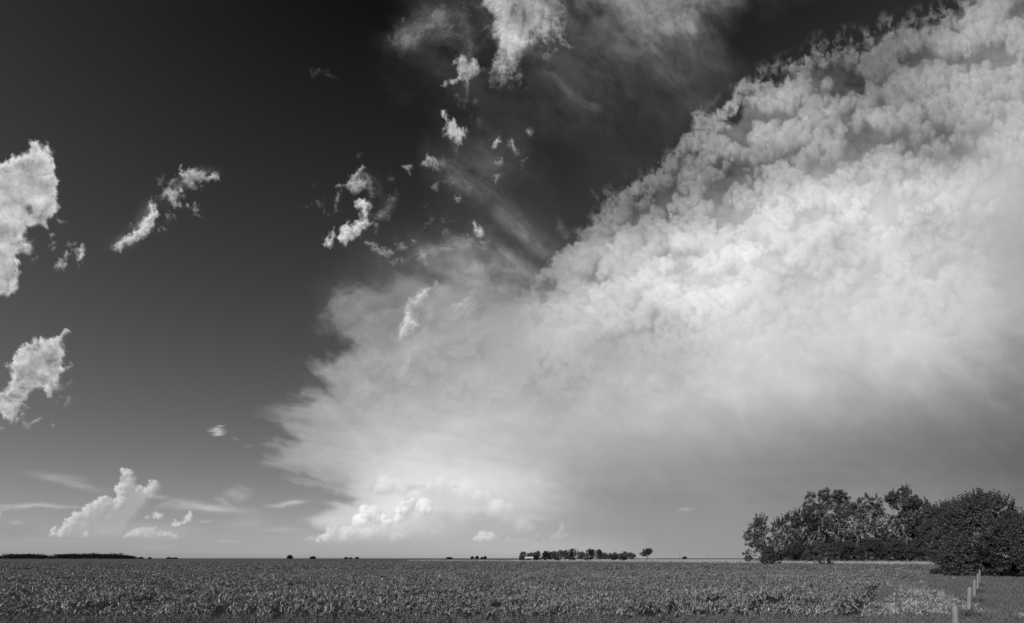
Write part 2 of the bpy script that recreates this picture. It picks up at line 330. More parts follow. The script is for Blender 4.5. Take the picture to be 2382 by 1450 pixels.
torn([(1020,260),(1036,258),(1046,274),(1066,280),(1074,296),(1088,302),(1084,312),(1078,338),(1068,342),(1056,328),(1042,318),(1028,320),(1038,300),(1034,278)], 11, 190, 220, 1, 18, .6, 1.2, 43, 9, .1)
torn([(1056,330),(1068,330),(1066,360),(1060,356)], 9, 130, 160, .55, 16, .5, 1.6, 44, 8)
torn([(1090,302),(1102,300),(1096,314)], 7, 100, 130, .6, 12, 1, 1, 45, 6)
torn([(1096,520),(1106,516),(1120,524),(1128,544),(1120,556),(1108,552),(1100,536)], 8, 195, 215, .95, 14, .7, 1, 46, 8)
torn([(964,606),(985,585),(1010,578),(1040,566),(1070,556),(1090,566),(1110,572),(1100,584),(1060,592),(1020,598),(1000,604),(985,612)], 16, 140, 158, .62, 26, 1.7, .6, 47, 15, -.3)
torn([(976,588),(992,586),(994,604),(1000,612),(990,622),(984,608)], 7, 165, 190, .8, 12, 1, 1, 48, 8)
torn([(975,540),(984,525),(988,530),(978,545)], 7, 110, 140, .5, 12, .6, 1, 49, 6)
torn([(935,578),(940,562),(944,576),(938,584)], 6, 130, 160, .6, 10, .6, 1, 50, 6)
torn([(1028,508),(1038,500),(1042,508),(1030,516)], 7, 115, 140, .6, 10, 1, 1, 51, 6)
torn([(1152,560),(1160,562),(1166,578),(1178,590),(1166,586),(1156,574)], 6, 140, 150, .55, 14, .7, 1.4, 52, 8, -.6)
torn([(1172,515),(1200,512),(1220,520),(1232,545),(1222,540),(1204,530)], 15, 100, 130, .5, 20, .6, 1.6, 53, 14, -.9)
torn([(1300,520),(1310,512),(1322,530),(1326,556),(1312,545)], 13, 80, 95, .45, 20, .6, 1.6, 54, 12, -.5)
torn([(1370,438),(1382,440),(1392,460),(1402,474),(1388,470),(1378,458)], 9, 110, 140, .55, 16, .7, 1.4, 55, 9, -.7)
torn([(1036,185),(1052,190),(1062,160),(1052,150),(1060,128),(1078,124),(1090,138),(1108,140),(1124,162),(1112,178),(1096,186),(1090,200),(1078,190),(1060,196),(1040,206),(1030,200)], 12, 172, 205, .92, 20, .6, 1.3, 56, 10, .1)
torn([(1078,196),(1090,194),(1090,240),(1084,250)], 10, 130, 150, .6, 20, .4, 2.2, 57, 9)
torn([(1086,262),(1096,270),(1096,290)], 8, 85, 110, .5, 14, .5, 1.8, 58, 8)
torn([(1112,20),(1116,-70),(1320,-70),(1326,20),(1314,84),(1300,104),(1262,108),(1246,126),(1226,140),(1206,158),(1216,186),(1226,212),(1208,206),(1192,194),(1176,214),(1158,208),(1144,188),(1130,166),(1144,142),(1154,124),(1138,90),(1132,64),(1142,40)], 26, 166, 150, .85, 34, .6, 1.5, 59, 20, 0, .9)
torn([(1120,0),(1130,-60),(1195,-60),(1204,20),(1206,70),(1236,96),(1262,76),(1262,90),(1236,112),(1210,132),(1196,160),(1176,160),(1166,128),(1146,92),(1150,50)], 18, 200, 190, .95, 36, .6, 1.5, 60, 18)
torn([(1150,60),(1195,56),(1240,94),(1256,84),(1240,108),(1206,122),(1180,140),(1160,110)], 16, 222, 208, .85, 30, .6, 1.5, 61, 16)
torn([(1206,24),(1240,16),(1256,40),(1240,50),(1222,56),(1206,40)], 14, 58, 90, .6, 24, .5, 1.7, 62, 14)
torn([(1316,96),(1330,110),(1322,118),(1300,104)], 9, 140, 170, .7, 16, .6, 1.4, 63, 8)
torn([(900,92),(930,72),(960,60),(1000,20),(1040,0),(1060,40),(1080,60),(1092,100),(1070,105),(1040,95),(1010,92),(990,110),(960,128),(930,118),(905,106)], 22, 112, 118, .72, 44, .8, 1., 64, 26)
torn([(1040,-80),(1110,-80),(1100,40),(1110,90),(1080,100),(1060,40)], 26, 84, 92, .6, 44, .5, 1.5, 65, 24)
torn([(1520,-90),(1640,-90),(1622,40),(1616,66),(1590,76),(1560,72),(1530,60),(1490,50)], 30, 128, 112, .55, 60, .7, 1.1, 66, 40)
torn([(720,165),(735,158),(755,164),(788,186),(770,186),(745,172),(732,190)], 12, 78, 92, .55, 18, 1, .8, 67, 10, .4)
torn([(1168,20),(1110,110),(1118,120),(1160,60)], 10, 120, 120, .3, 24, .5, 1.5, 68, 14)
# bright curl inside the anvil
torn([(922,790),(918,770),(930,745),(938,712),(958,690),(975,668),(996,660),(1012,672),(1002,690),(985,710),(968,730),(984,762),(968,772),(950,782),(938,802)], 11, 200, 216, .85, 20, .7, 1.1, 69, 11, .5)
torn([(1000,680),(1018,654),(1044,664),(1020,690)], 13, 165, 178, .7, 20, .7, 1.1, 70, 11, .5)
torn([(930,830),(952,805),(985,820),(975,850),(960,880),(945,912),(932,900),(918,880),(924,856)], 15, 172, 185, .65, 24, .7, 1.3, 71, 18, .4)
torn([(1016,770),(1040,730),(1075,690),(1110,672),(1135,690),(1120,730),(1090,755),(1045,775)], 22, 172, 184, .55, 32, 1.2, .8, 72, 24, -.7)

def wisp(pts, wdt, grey, al, seed=0):
    p = np.array(pts, float)
    w = window(p[:, 0].min() - 3 * wdt, p[:, 0].max() + 3 * wdt, p[:, 1].min() - 3 * wdt, p[:, 1].max() + 3 * wdt)
    x = PX[w] + .8 * wdt * W1x[w]; y = PY[w] + .8 * wdt * W1y[w]
    best = np.full(x.shape, 1e9); along_ = np.zeros_like(x); side = np.zeros_like(x); s0 = 0.
    for (ax, ay), (bx, by) in zip(p[:-1], p[1:]):
        ex, ey = bx - ax, by - ay; L = math.hypot(ex, ey)
        t = np.clip(((x - ax) * ex + (y - ay) * ey) / L ** 2, 0, 1)
        dx, dy = x - ax - t * ex, y - ay - t * ey
        d = np.hypot(dx, dy); q = d < best
        best = np.where(q, d, best); along_ = np.where(q, s0 + t * L, along_); side = np.where(q, (ex * dy - ey * dx) / L, side); s0 += L
    fibre = fbm(along_ / (wdt * 5) + seed, side / (wdt * .3) + .6 * W1x[w], 6, 181 + seed, .6)
    ends = ss(0, wdt * 2, along_) * ss(s0, s0 - wdt * 2, along_) * .8 + .2
    best = best + wdt * .5 * fbm(x / (wdt * 1.6), y / (wdt * 1.6), 4, 187 + seed)
    patch = np.clip(.8 + 1.4 * fbm(x / (wdt * 3.2), y / (wdt * 3.2), 4, 193 + seed), 0, 1.5)
    a = np.exp(-(np.maximum(best, 0) / wdt) ** 2) * ends * np.clip(.8 + 1.1 * fibre, 0, 1.5) * patch
    over(np.clip(a * al, 0, 1), lin(grey), w)
wisp([(1005,368),(1050,400),(1100,438),(1150,478),(1200,522),(1240,565)], 24, 122, .38, 1)
wisp([(1090,372),(1130,392),(1165,430),(1180,470)], 26, 100, .45, 2)
wisp([(1158,560),(1172,588),(1210,622),(1245,655)], 9, 150, .5, 3)
wisp([(1190,512),(1212,540),(1245,575),(1290,605)], 12, 140, .55, 4)
wisp([(1298,512),(1308,535),(1330,560)], 9, 120, .5, 5)
wisp([(1250,150),(1300,190),(1345,232),(1410,268)], 12, 100, .5, 6)
wisp([(1430,80),(1520,155),(1600,232),(1650,300)], 24, 92, .45, 7)
wisp([(1560,80),(1620,130),(1690,172)], 20, 88, .45, 8)
wisp([(1330,60),(1420,130),(1520,250),(1600,330)], 26, 72, .4, 9)
wisp([(905,102),(960,72),(1010,34),(1052,20)], 26, 135, .5, 10)
wisp([(1062,20),(1086,70),(1092,120),(1085,165)], 12, 110, .5, 11)
wisp([(990,100),(1030,80),(1070,90)], 16, 105, .45, 12)
wisp([(960,600),(1010,582),(1060,566),(1110,572)], 15, 168, .5, 13)
wisp([(968,622),(1020,606),(1080,592)], 10, 140, .4, 14)
wisp([(850,572),(880,600),(890,640)], 16, 92, .4, 15)
wisp([(1040,300),(1060,350),(1075,380)], 8, 90, .35, 16)
wisp([(842,402),(868,430),(886,470)], 14, 110, .45, 17)
wisp([(868,512),(900,488),(916,462)], 9, 130, .5, 18)
wisp([(395,470),(410,440),(450,410),(500,402)], 13, 130, .45, 19)
wisp([(262,575),(300,550),(340,510),(352,470)], 16, 150, .35, 20)
wisp([(1000,700),(1050,670),(1110,665),(1135,690)], 18, 165, .4, 21)
wisp([(1020,770),(1070,735),(1120,700)], 20, 172, .45, 22)
wisp([(935,905),(930,860),(955,820),(990,800)], 14, 185, .55, 23)
wisp([(960,800),(985,770),(1000,720),(1040,660)], 12, 178, .5, 24)
wisp([(750,770),(760,730),(800,692),(850,672)], 16, 150, .4, 25)

def bits(cx, cy, rx, ry, n, grey, seed):
    rs_ = np.random.RandomState(seed)
    for k in range(n):
        x, y = cx + rs_.normal(0, rx * .55), cy + rs_.normal(0, ry * .55)
        r = rs_.uniform(4, 12); an = rs_.uniform(0, 3.1); st = rs_.uniform(1.1, 2.4)
        pl = []
        for j in range(7):
            t = j / 7 * 6.283; q = r * rs_.uniform(.45, 1.15); u, v_ = q * math.cos(t) * st, q * math.sin(t)
            pl.append((x + u * math.cos(an) - v_ * math.sin(an), y + u * math.sin(an) + v_ * math.cos(an)))
        g_ = grey + rs_.uniform(-30, 20)
        torn(pl, rs_.uniform(8, 14), g_, g_ + 26, rs_.uniform(.3, .75), rs_.uniform(9, 16), .7, 1., 300 + seed * 20 + k, rs_.uniform(6, 10), an)
for k_, c_ in enumerate([(835,440,60,60,15,130),(870,500,55,45,12,130),(1015,385,50,20,9,135),(1065,425,60,40,8,115),(1175,350,40,40,6,140),(435,430,60,36,13,150),(360,510,50,40,7,150),(110,565,60,50,9,140),(1095,250,50,40,6,105),
   (1290,112,40,26,8,140),(950,90,55,30,9,115),(1010,520,80,40,8,110),(945,590,60,36,7,130),(130,880,36,90,10,160),(40,960,40,30,6,160),(1130,560,40,30,5,150),(740,470,30,30,4,80)]):
    bits(*c_[:5], c_[5], 40 + k_)

def glow(cx, cy, rx, ry, grey, al, seed=0):
    w = window(cx - rx * 1.6, cx + rx * 1.6, cy - ry * 1.6, cy + ry * 1.6)
    x, y = PX[w], PY[w]
    n = fbm(x / 50, y / 30, 5, 171 + seed)
    r = np.hypot((x - cx) / rx, (y - cy) / ry) + .35 * n
    over(al * ss(1.15, .2, r), lin(grey + 6 * n), w)
# --- towering heaps near the horizon: crisp small puffs heaped inside an outline
def heap(poly, n, r0, r1, top, foot, soft_bottom=26, seed=1, light=(-.5, -.7), crisp=.45, al=1., ybase=None, rim=26):
    p = np.array(poly, float); rs = np.random.RandomState(seed)
    x0, y0 = p.min(0); x1, y1 = p.max(0)
    w0 = window(x0 - 30, x1 + 30, y0 - 30, y1 + 40)
    x, y = PX[w0], PY[w0]
    ybase = ybase or y1
    d = sdist(poly, x + 5 * fbm(x / 14, y / 14, 4, seed + 3), y + 5 * fbm(x / 14, y / 14, 4, seed + 9))
    fade = ss(ybase + 4, ybase - soft_bottom, y)
    gdy, gdx = np.gradient(d)
    back = ss(-.2, .7, -(gdy * .6 + gdx * .8) / STEP) * ss(40, 4, d)
    a = ss(-1, 5 + 26 * back, d) * fade * al
    gg = foot + (top - foot) * ss(26, 0, d) * .35 + 5 * fbm(x / 40, y / 22, 4, seed + 5)
    over(a, lin(gg), w0)
    lst = []
    tries = 0
    while len(lst) < n and tries < n * 60:
        tries += 1
        px, py = rs.uniform(x0, x1), rs.uniform(y0, y1)
        lst.append((px, py))
    P = np.array(lst); dd = sdist(poly, P[:, 0], P[:, 1])
    df = (dd - sdist(poly, P[:, 0] - 5, P[:, 1] - 6)) / 7.8
    keep = []
    for (px, py), q, f_ in zip(lst, dd, df):
        if q < 1.5: continue
        edge = ss(34, 3, q)
        if rs.rand() > (.1 + .9 * edge) * (.45 + .55 * f_): continue
        keep.append((py + rs.uniform(-6, 6), px, rs.uniform(r0, r1) * (1. if q > 6 else .7), q, f_))
    keep.sort()
    big = [(p_, x_, r_ * 2.1, q_, f__) for j_, (p_, x_, r_, q_, f__) in enumerate(keep) if j_ % 7 == 0 and q_ > 6]
    for py, px, r, q, f_ in big + keep:
        soft_b = r > r1 * 1.05
        w = window(px - r - 5, px + r + 5, py - r - 5, py + r * 1.8 + 5)
        u = (PX[w] + 3 * HX[w] - px) / r; v = (PY[w] + 3 * HY[w] - py) / r
        v = np.where(v > 0, v * .6, v)
        rr = np.sqrt(u * u + v * v)
        f = ss(ybase + 2, ybase - soft_bottom * 1.2, PY[w])
        edge = ss(30, 2, q) * (.45 + .55 * f_)
        a = ss(1., 1 - crisp, rr) * ss(1, .1, v) * f * al * (.2 + .75 * edge)
        nz = np.sqrt(np.clip(1 - rr * rr, 0, 1))
        sh = light[0] * u * .8 + light[1] * v + .35 * nz - .2
        lv = foot + (top - foot) * (.05 + .5 * edge) + rim * (1.9 if soft_b else 1.35) * sh
        over(a, lin(lv), w)

HX = fbm(PX / 9, PY / 9, 3, 141, .6); HY = fbm(PX / 9, PY / 9, 3, 147, .6)
# thin bands and veils low in the sky
def band(pts, th, grey, al, seed=0, streaky=.5):
    p = np.array(pts, float)
    w = window(p[0, 0] - 60, p[-1, 0] + 60, p[:, 1].min() - 60, p[:, 1].max() + 60)
    x, y = PX[w], PY[w]
    n = fbm(x / 90, y / 7, 5, 151 + seed, .6); n2 = fbm(x / 50, y / 20, 4, 157 + seed)
    yc = np.interp(x, p[:, 0], p[:, 1]) + 4 * n2
    q = (p[-1, 0] - p[0, 0]) * .4; t = np.interp(x, [p[0, 0] - 6, p[0, 0] + q, p[-1, 0] - q, p[-1, 0] + 6], [0, 1, 1, 0])
    a = np.exp(-((y - yc) / (th * (.6 + .4 * t))) ** 2) * t * np.clip(1 + streaky * 1.6 * n + .3 * n2, 0, 1.6)
    over(np.clip(a * al, 0, 1), lin(grey), w)
band([(40,1098),(130,1112),(180,1128),(240,1142),(270,1144)], 9, 172, .55, 1)
band([(130,1106),(170,1112),(210,1116)], 8, 165, .4, 2)
band([(-60,1176),(30,1178),(80,1175),(160,1180),(220,1184)], 5, 190, .7, 3, .2)
band([(-60,1186),(0,1185),(60,1184)], 6, 180, .5, 4, .2)
band([(340,1150),(370,1158),(395,1158)], 4, 180, .6, 5)
band([(350,1186),(400,1166),(440,1168),(480,1168)], 6, 178, .5, 6)
band([(360,1176),(450,1178),(510,1184),(560,1188),(600,1192)], 8, 190, .7, 7)
band([(500,1160),(520,1168),(545,1184)], 9, 182, .5, 8)
band([(520,1146),(545,1140),(590,1140)], 9, 185, .45, 9, 1.3)
band([(520,1156),(550,1160),(590,1150)], 10, 182, .4, 10, 1.3)
band([(615,1178),(650,1178),(680,1170),(722,1166)], 6, 200, .7, 11, .7)
for k_, (xa, xb, yy) in enumerate([(500,520,993),(488,518,997),(484,524,1001),(486,526,1004.5),(492,522,1008),(498,518,1011.5)]):
    band([(xa, yy + 1), ((xa + xb) / 2, yy), (xb, yy + .5)], 1.7, 200, .8, 60 + k_, .8)
band([(540,1020),(555,1022)], 2.5, 150, .5, 14)
band([(565,1038),(590,1036)], 2.5, 140, .4, 15)
band([(460,1214),(500,1214)], 3, 190, .5, 16)
band([(500,1220),(560,1218),(620,1222)], 10, 178, .3, 17)
band([(600,1236),(660,1232),(720,1236)], 6, 190, .35, 18)
band([(300,1262),(340,1272),(420,1272)], 4, 182, .3, 19)
band([(500,1258),(560,1260)], 2.5, 186, .5, 20)
band([(20,1214),(36,1216),(56,1216)], 4, 184, .5, 21)
band([(20,1256),(100,1257),(260,1262)], 2.5, 180, .35, 22)
band([(545,1196),(600,1210),(640,1214)], 22, 172, .3, 23)
band([(1170,1180),(1230,1178)], 5, 200, .3, 24)
band([(1180,1206),(1240,1204),(1300,1206)], 6, 196, .4, 25)
band([(1575,1187),(1612,1185)], 3.5, 185, .65, 26)
band([(1040,1186),(1120,1180),(1180,1190),(1250,1210)], 14, 190, .3, 27)
band([(250,1272),(450,1282),(700,1284),(1000,1284)], 10, 172, .3, 28, .2)
band([(-60,1240),(60,1236),(110,1240)], 16, 142, .35, 29, .2)
# great heap on the left
heap([(106,1252),(116,1238),(126,1222),(134,1222),(136,1232),(148,1222),(150,1214),(168,1200),(176,1192),(192,1190),(194,1178),(208,1168),(222,1166),(228,1156),(246,1152),(262,1160),(272,1158),(270,1142),(264,1136),(278,1124),(276,1112),(284,1096),(296,1088),
  (312,1094),(320,1110),(320,1124),(330,1128),(338,1136),(344,1124),(358,1120),(368,1126),(368,1140),(364,1152),(350,1160),(346,1176),(332,1190),(322,1206),(300,1226),(286,1252),(200,1256)], 1000, 4, 11, 212, 168, 16, 3, rim=38, ybase=1258)
glow(370, 1238, 110, 26, 178, .45, 9)
glow(240, 1235, 140, 26, 178, .35, 10)
heap([(276,1254),(300,1236),(330,1226),(362,1224),(372,1236),(400,1236),(420,1248),(448,1254)], 160, 3, 6, 205, 180, 12, 4, al=.85, ybase=1258, rim=18)
heap([(356,1210),(352,1198),(366,1190),(382,1196),(378,1206),(366,1212)], 60, 3, 6, 215, 186, 8, 5, al=.9, rim=24)
heap([(392,1226),(404,1214),(424,1212),(430,1198),(442,1190),(452,1198),(448,1212),(436,1224),(410,1228)], 90, 3, 6, 222, 184, 8, 6, al=.9, rim=24)
heap([(334,1210),(340,1200),(350,1200),(352,1210)], 20, 3, 5, 200, 180, 8, 7, al=.6)
heap([(-60,1200),(-4,1190),(6,1200),(0,1216),(-60,1220)], 60, 3, 7, 205, 175, 8, 8, al=.8)
heap([(190,1252),(192,1240),(204,1232),(208,1246),(204,1254)], 30, 4, 6, 196, 184, 8, 9, al=.6)
# the storm's own heaps in the middle
glow(1060, 1130, 260, 60, 224, .75, 1)
glow(1180, 1170, 160, 50, 206, .5, 6)
glow(940, 1180, 80, 30, 236, .5, 2)
glow(1120, 1215, 110, 44, 176, .6, 3)
glow(960, 1135, 60, 10, 180, .4, 4)
glow(885, 1140, 28, 14, 176, .5, 5)
glow(770, 1212, 60, 18, 212, .7, 6)
heap([(1000,1250),(1010,1222),(1050,1196),(1110,1180),(1180,1190),(1230,1212),(1250,1240),(1200,1256)], 180, 10, 22, 208, 182, 30, 33, crisp=.8, al=.6, rim=26)
heap([(700,1262),(716,1250),(760,1246),(800,1250),(830,1262)], 80, 5, 10, 206, 190, 14, 34, al=.6, crisp=.7, rim=16)
heap([(868,1150),(872,1132),(894,1122),(930,1122),(950,1130),(960,1158),(930,1160),(910,1156),(885,1150)], 160, 6, 15, 222, 204, 20, 20, crisp=.7, al=.75, rim=26)
heap([(950,1160),(980,1128),(1030,1118),(1080,1130),(1130,1150),(1190,1180),(1150,1205),(1060,1200),(990,1190)], 260, 9, 22, 230, 208, 24, 22, crisp=.8, al=.75, rim=30)
heap([(820,1240),(820,1216),(828,1204),(840,1200),(838,1186),(852,1180),(872,1188),(880,1204),(920,1200),(920,1182),(934,1176),(934,1162),(948,1156),(966,1160),(978,1170),(1000,1176),(1010,1188),(1000,1200),(960,1204),(930,1216),(900,1222),(880,1240),(850,1250)],
  620, 4, 12, 240, 202, 16, 23, rim=42, crisp=.45)
heap([(730,1262),(742,1248),(756,1240),(762,1228),(784,1226),(796,1236),(818,1226),(850,1230),(880,1226),(890,1236),(870,1250),(820,1262),(780,1268)], 340, 4, 10, 222, 186, 20, 24, al=.85, rim=28, crisp=.5)
heap([(900,1262),(918,1236),(940,1226),(960,1240),(958,1262)], 90, 5, 10, 208, 190, 18, 25, al=.6, crisp=.8)
heap([(1096,1260),(1106,1246),(1122,1238),(1150,1240),(1162,1252),(1168,1262)], 120, 4, 8, 218, 182, 10, 26, al=.85, rim=24)
heap([(1172,1264),(1180,1254),(1200,1256),(1226,1258),(1228,1264)], 60, 3, 6, 206, 176, 8, 27, al=.8, rim=20)
heap([(1238,1260),(1246,1240),(1262,1234),(1270,1250),(1276,1262)], 60, 6, 10, 176, 166, 14, 28, al=.5, crisp=.8)
heap([(1272,1262),(1280,1248),(1298,1238),(1300,1222),(1316,1220),(1318,1236),(1328,1250),(1322,1262)], 110, 5, 9, 184, 168, 14, 29, al=.6, crisp=.7)
heap([(1170,1184),(1176,1178),(1190,1176),(1188,1184)], 12, 3, 5, 218, 195, 6, 30, al=.8)
heap([(1202,1184),(1210,1178),(1226,1174),(1220,1182)], 12, 3, 5, 214, 190, 6, 31, al=.8)
heap([(1230,1208),(1240,1198),(1256,1198),(1272,1206)], 26, 4, 7, 196, 180, 10, 32, al=.7, crisp=.7)
outer = ss(-3300, -1500, PX) * ss(6200, 4300, PX) * ss(-3500, -1700, PY)
E *= outer; T[...] = 1 - (1 - T) * outer
# ---------------------------------------------------------------- helpers
def tag(o, label=None, cat=None, group=None, kind=None):
    if label: o['label'] = label
    if cat: o['category'] = cat
    if group: o['group'] = group
    if kind: o['kind'] = kind
    return o

def link_mesh(name, me, mat=None, parent=None, loc=None):
    o = bpy.data.objects.new(name, me); C.objects.link(o)
    if mat: me.materials.append(mat)
    if parent: o.parent = parent
    if loc: o.location = loc
    return o

def mesh_np(name, V, Fc, smooth=False):
    """mesh from numpy arrays; Fc is (n, 3) or (n, 4)"""
    V = np.asarray(V, np.float32); Fc = np.asarray(Fc, np.int32)
    me = bpy.data.meshes.new(name)
    me.vertices.add(len(V)); me.vertices.foreach_set('co', V.ravel())
    n, k = Fc.shape
    me.loops.add(n * k); me.loops.foreach_set('vertex_index', Fc.ravel())
    me.polygons.add(n); me.polygons.foreach_set('loop_start', np.arange(0, n * k, k, dtype=np.int32))
    me.update(calc_edges=True)
    me.polygons.foreach_set('use_smooth', np.full(n, smooth))
    return me

def empty(name, loc=(0, 0, 0), rz=0):
    o = bpy.data.objects.new(name, None); C.objects.link(o); o.location = loc; o.rotation_euler = (0, 0, rz)
    o.empty_display_size = .2
    return o

def material(name, base, rough=.8, spec=.3, var=0., scale=3., stretch=None, bump=0., bscale=20., trans=0., var2=0., scale2=.1):
    """grey procedural surface: two scales of noise on the base value, fine relief"""
    m = bpy.data.materials.new(name); m.use_nodes = True
    t = m.node_tree; N, L = t.nodes, t.links
    b = N['Principled BSDF']; b.inputs['Roughness'].default_value = rough
    b.inputs['Specular IOR Level'].default_value = spec
    geo = N.new('ShaderNodeNewGeometry'); mp = N.new('ShaderNodeMapping'); L.new(geo.outputs['Position'], mp.inputs[0])
    if stretch: mp.inputs['Scale'].default_value = stretch
    def mth(op, a, c):
        q = N.new('ShaderNodeMath'); q.operation = op
        for k, v in enumerate((a, c)):
            if hasattr(v, 'links'): L.new(v, q.inputs[k])
            else: q.inputs[k].default_value = v
        return q.outputs[0]
    n1 = N.new('ShaderNodeTexNoise'); n1.inputs['Scale'].default_value = scale; n1.inputs['Detail'].default_value = 6; L.new(mp.outputs[0], n1.inputs[0])
    v = mth('ADD', mth('MULTIPLY', mth('SUBTRACT', n1.outputs[0], .5), var * 3), 1.)
    if var2:
        n2 = N.new('ShaderNodeTexNoise'); n2.inputs['Scale'].default_value = scale2; n2.inputs['Detail'].default_value = 5; L.new(mp.outputs[0], n2.inputs[0])
        v = mth('MULTIPLY', v, mth('ADD', mth('MULTIPLY', mth('SUBTRACT', n2.outputs[0], .5), var2 * 3), 1.))
    v = mth('MAXIMUM', mth('MULTIPLY', v, base), base * .15)
    cc = N.new('ShaderNodeCombineColor')
    for k in range(3): L.new(v, cc.inputs[k])
    L.new(cc.outputs[0], b.inputs['Base Color'])
    if bump:
        nb = N.new('ShaderNodeTexNoise'); nb.inputs['Scale'].default_value = bscale; nb.inputs['Detail'].default_value = 5; L.new(mp.outputs[0], nb.inputs[0])
        bp = N.new('ShaderNodeBump'); bp.inputs['Strength'].default_value = bump; L.new(nb.outputs[0], bp.inputs['Height']); L.new(bp.outputs[0], b.inputs['Normal'])
    if trans:
        tr = N.new('ShaderNodeBsdfTranslucent'); L.new(cc.outputs[0], tr.inputs[0])
        mx = N.new('ShaderNodeMixShader'); mx.inputs[0].default_value = trans
        L.new(b.outputs[0], mx.inputs[1]); L.new(tr.outputs[0], mx.inputs[2]); L.new(mx.outputs[0], N['Material Output'].inputs[0])
    return m

M = {
 'ground': material('field_ground', .105, .95, .1, .22, .35, var2=.16, scale2=.02, bump=.4, bscale=6),
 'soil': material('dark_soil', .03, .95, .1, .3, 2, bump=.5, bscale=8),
 'verge': material('verge_ground', .09, .95, .1, .3, 1.5, bump=.5, bscale=12),
 'pale': material('ripe_field', .5, .95, .1, .2, .2, var2=.15, scale2=.02, stretch=(1, 3, 1)),
 'crop': material('crop_leaf', .225, .4, .5, .95, 11, var2=.4, scale2=.25, trans=.08),
 'grass': material('grass_blade', .175, .75, .2, .25, 4, var2=.2, scale2=.3, trans=.2),
 'palegrass': material('dry_grass', .42, .8, .2, .25, 3, trans=.2, var2=.2, scale2=.2),
 'weed': material('weed_leaf', .34, .6, .35, .2, 5, trans=.2, var2=.15, scale2=.8),
 'leaf': material('poplar_leaf', .07, .6, .3, .7, 4.5, var2=.45, scale2=.4, trans=.1),
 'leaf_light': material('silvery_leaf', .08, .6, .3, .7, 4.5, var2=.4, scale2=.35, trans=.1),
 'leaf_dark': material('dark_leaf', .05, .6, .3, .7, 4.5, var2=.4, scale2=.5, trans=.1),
 'leaf_far': material('far_foliage', .035, .7, .2, .3, .3, trans=.1),
 'leaf_mid': material('grove_foliage', .11, .7, .2, .35, .4, trans=.15),
 'bark': material('bark', .11, .9, .2, .25, 6, stretch=(1, 1, .3), bump=.5, bscale=15),
 'palebark': material('dead_bark', .36, .85, .2, .2, 6, stretch=(1, 1, .3), bump=.3, bscale=15),
 'post': material('weathered_post_wood', .21, .85, .2, .55, 22, stretch=(3, 3, .12), bump=1., bscale=40, var2=.35, scale2=4),
 'wire': material('old_wire', .25, .5, .5, .1),
 'wall': material('shed_boards', .3, .9, .2, .2, 2),
 'roof': material('sheet_roof', .75, .45, .5, .06, 1),
 'dark': material('dark_opening', .02, .9, .1),
}

# fence line and the low bank it stands on
FP, FD = np.array([113.6, 140.0]), np.array([-.739, .673])
FN = np.array([.673, .739])                           # towards the far side
def bank(x, y):
    n = (np.asarray(x) - FP[0]) * FN[0] + (np.asarray(y) - FP[1]) * FN[1]
    t = np.clip((n + 11) / 9., 0, 1)
    return .25 * t * t * (3 - 2 * t), n
def ground_z(x, y):
    return float(bank(x, y)[0])

# ---------------------------------------------------------------- ground
def growing(a, st, k, hi):
    out = [0.]; s = st
    while out[-1] < hi:
        if out[-1] > a: s *= k
        out.append(out[-1] + s)
    return np.array(out)
gx = growing(200, 4, 1.18, 30000); gx = np.r_[-gx[:0:-1], gx]
gy = growing(420, 3, 1.18, 30000); gyn = growing(30, 6, 1.3, 30000); gy = np.r_[-gyn[:0:-1], gy]
GX, GY = np.meshgrid(gx, gy)
GZ = bank(GX, GY)[0]
def grid_faces(h, w):
    i = np.arange(h * w).reshape(h, w)
    return np.stack([i[:-1, :-1], i[:-1, 1:], i[1:, 1:], i[1:, :-1]], -1).reshape(-1, 4)
g = link_mesh('ground', mesh_np('ground', np.stack([GX, GY, GZ], -1).reshape(-1, 3), grid_faces(*GX.shape), True), M['ground'])
tag(g, kind='structure')

def sheet(name, pts, mat, dz, n=24):
    """a flush sheet over the ground: two border polylines of equal length, filled with a grid that follows the ground"""
    A, B = [np.array(p, float) for p in pts]
    rows = []
    for k in range(len(A) - 1):
        for s in np.linspace(0, 1, n, endpoint=(k == len(A) - 2)):
            rows.append((A[k] * (1 - s) + A[k + 1] * s, B[k] * (1 - s) + B[k + 1] * s))
    V = np.array([[a * (1 - t) + b * t for t in np.linspace(0, 1, n)] for a, b in rows])
    Z = bank(V[..., 0], V[..., 1])[0] + dz
    me = mesh_np(name, np.concatenate([V, Z[..., None]], -1).reshape(-1, 3), grid_faces(*Z.shape), True)
    return tag(link_mesh(name, me, mat), kind='structure')
def along(s, n):                                      # point s metres along the fence, n metres beyond it
    p = FP + FD * s + FN * n
    return (p[0], p[1])
# soil of the near crop, verge this side of it, ripe field beyond the fence
sheet('crop_soil', ([(-90, 17.5), (-20, 17), (11, 16.5), (26, 36), (52, 66)], [(-330, 150), (-200, 165), (-60, 190), (30, 185), (60, 178)]), M['soil'], .02, 14)
sheet('grass_verge', ([(-60, 4), (0, 4), (40, 4), (90, 20)], [(-90, 17.3), (-20, 16.8), (11, 16.3), (60, 78)]), M['verge'], .012, 14)
sheet('ripe_field', ([along(50, 7), along(90, 7), along(150, 7), along(186, 7)], [(425, 900), (330, 900), (180, 900), (25, 900)]), M['pale'], .03, 12)

sheet('grove_floor', ([along(-80, 6), along(0, 6), along(48, 6)], [along(-80, 120), along(0, 80), along(47, 45)]), M['soil'], .035, 8)
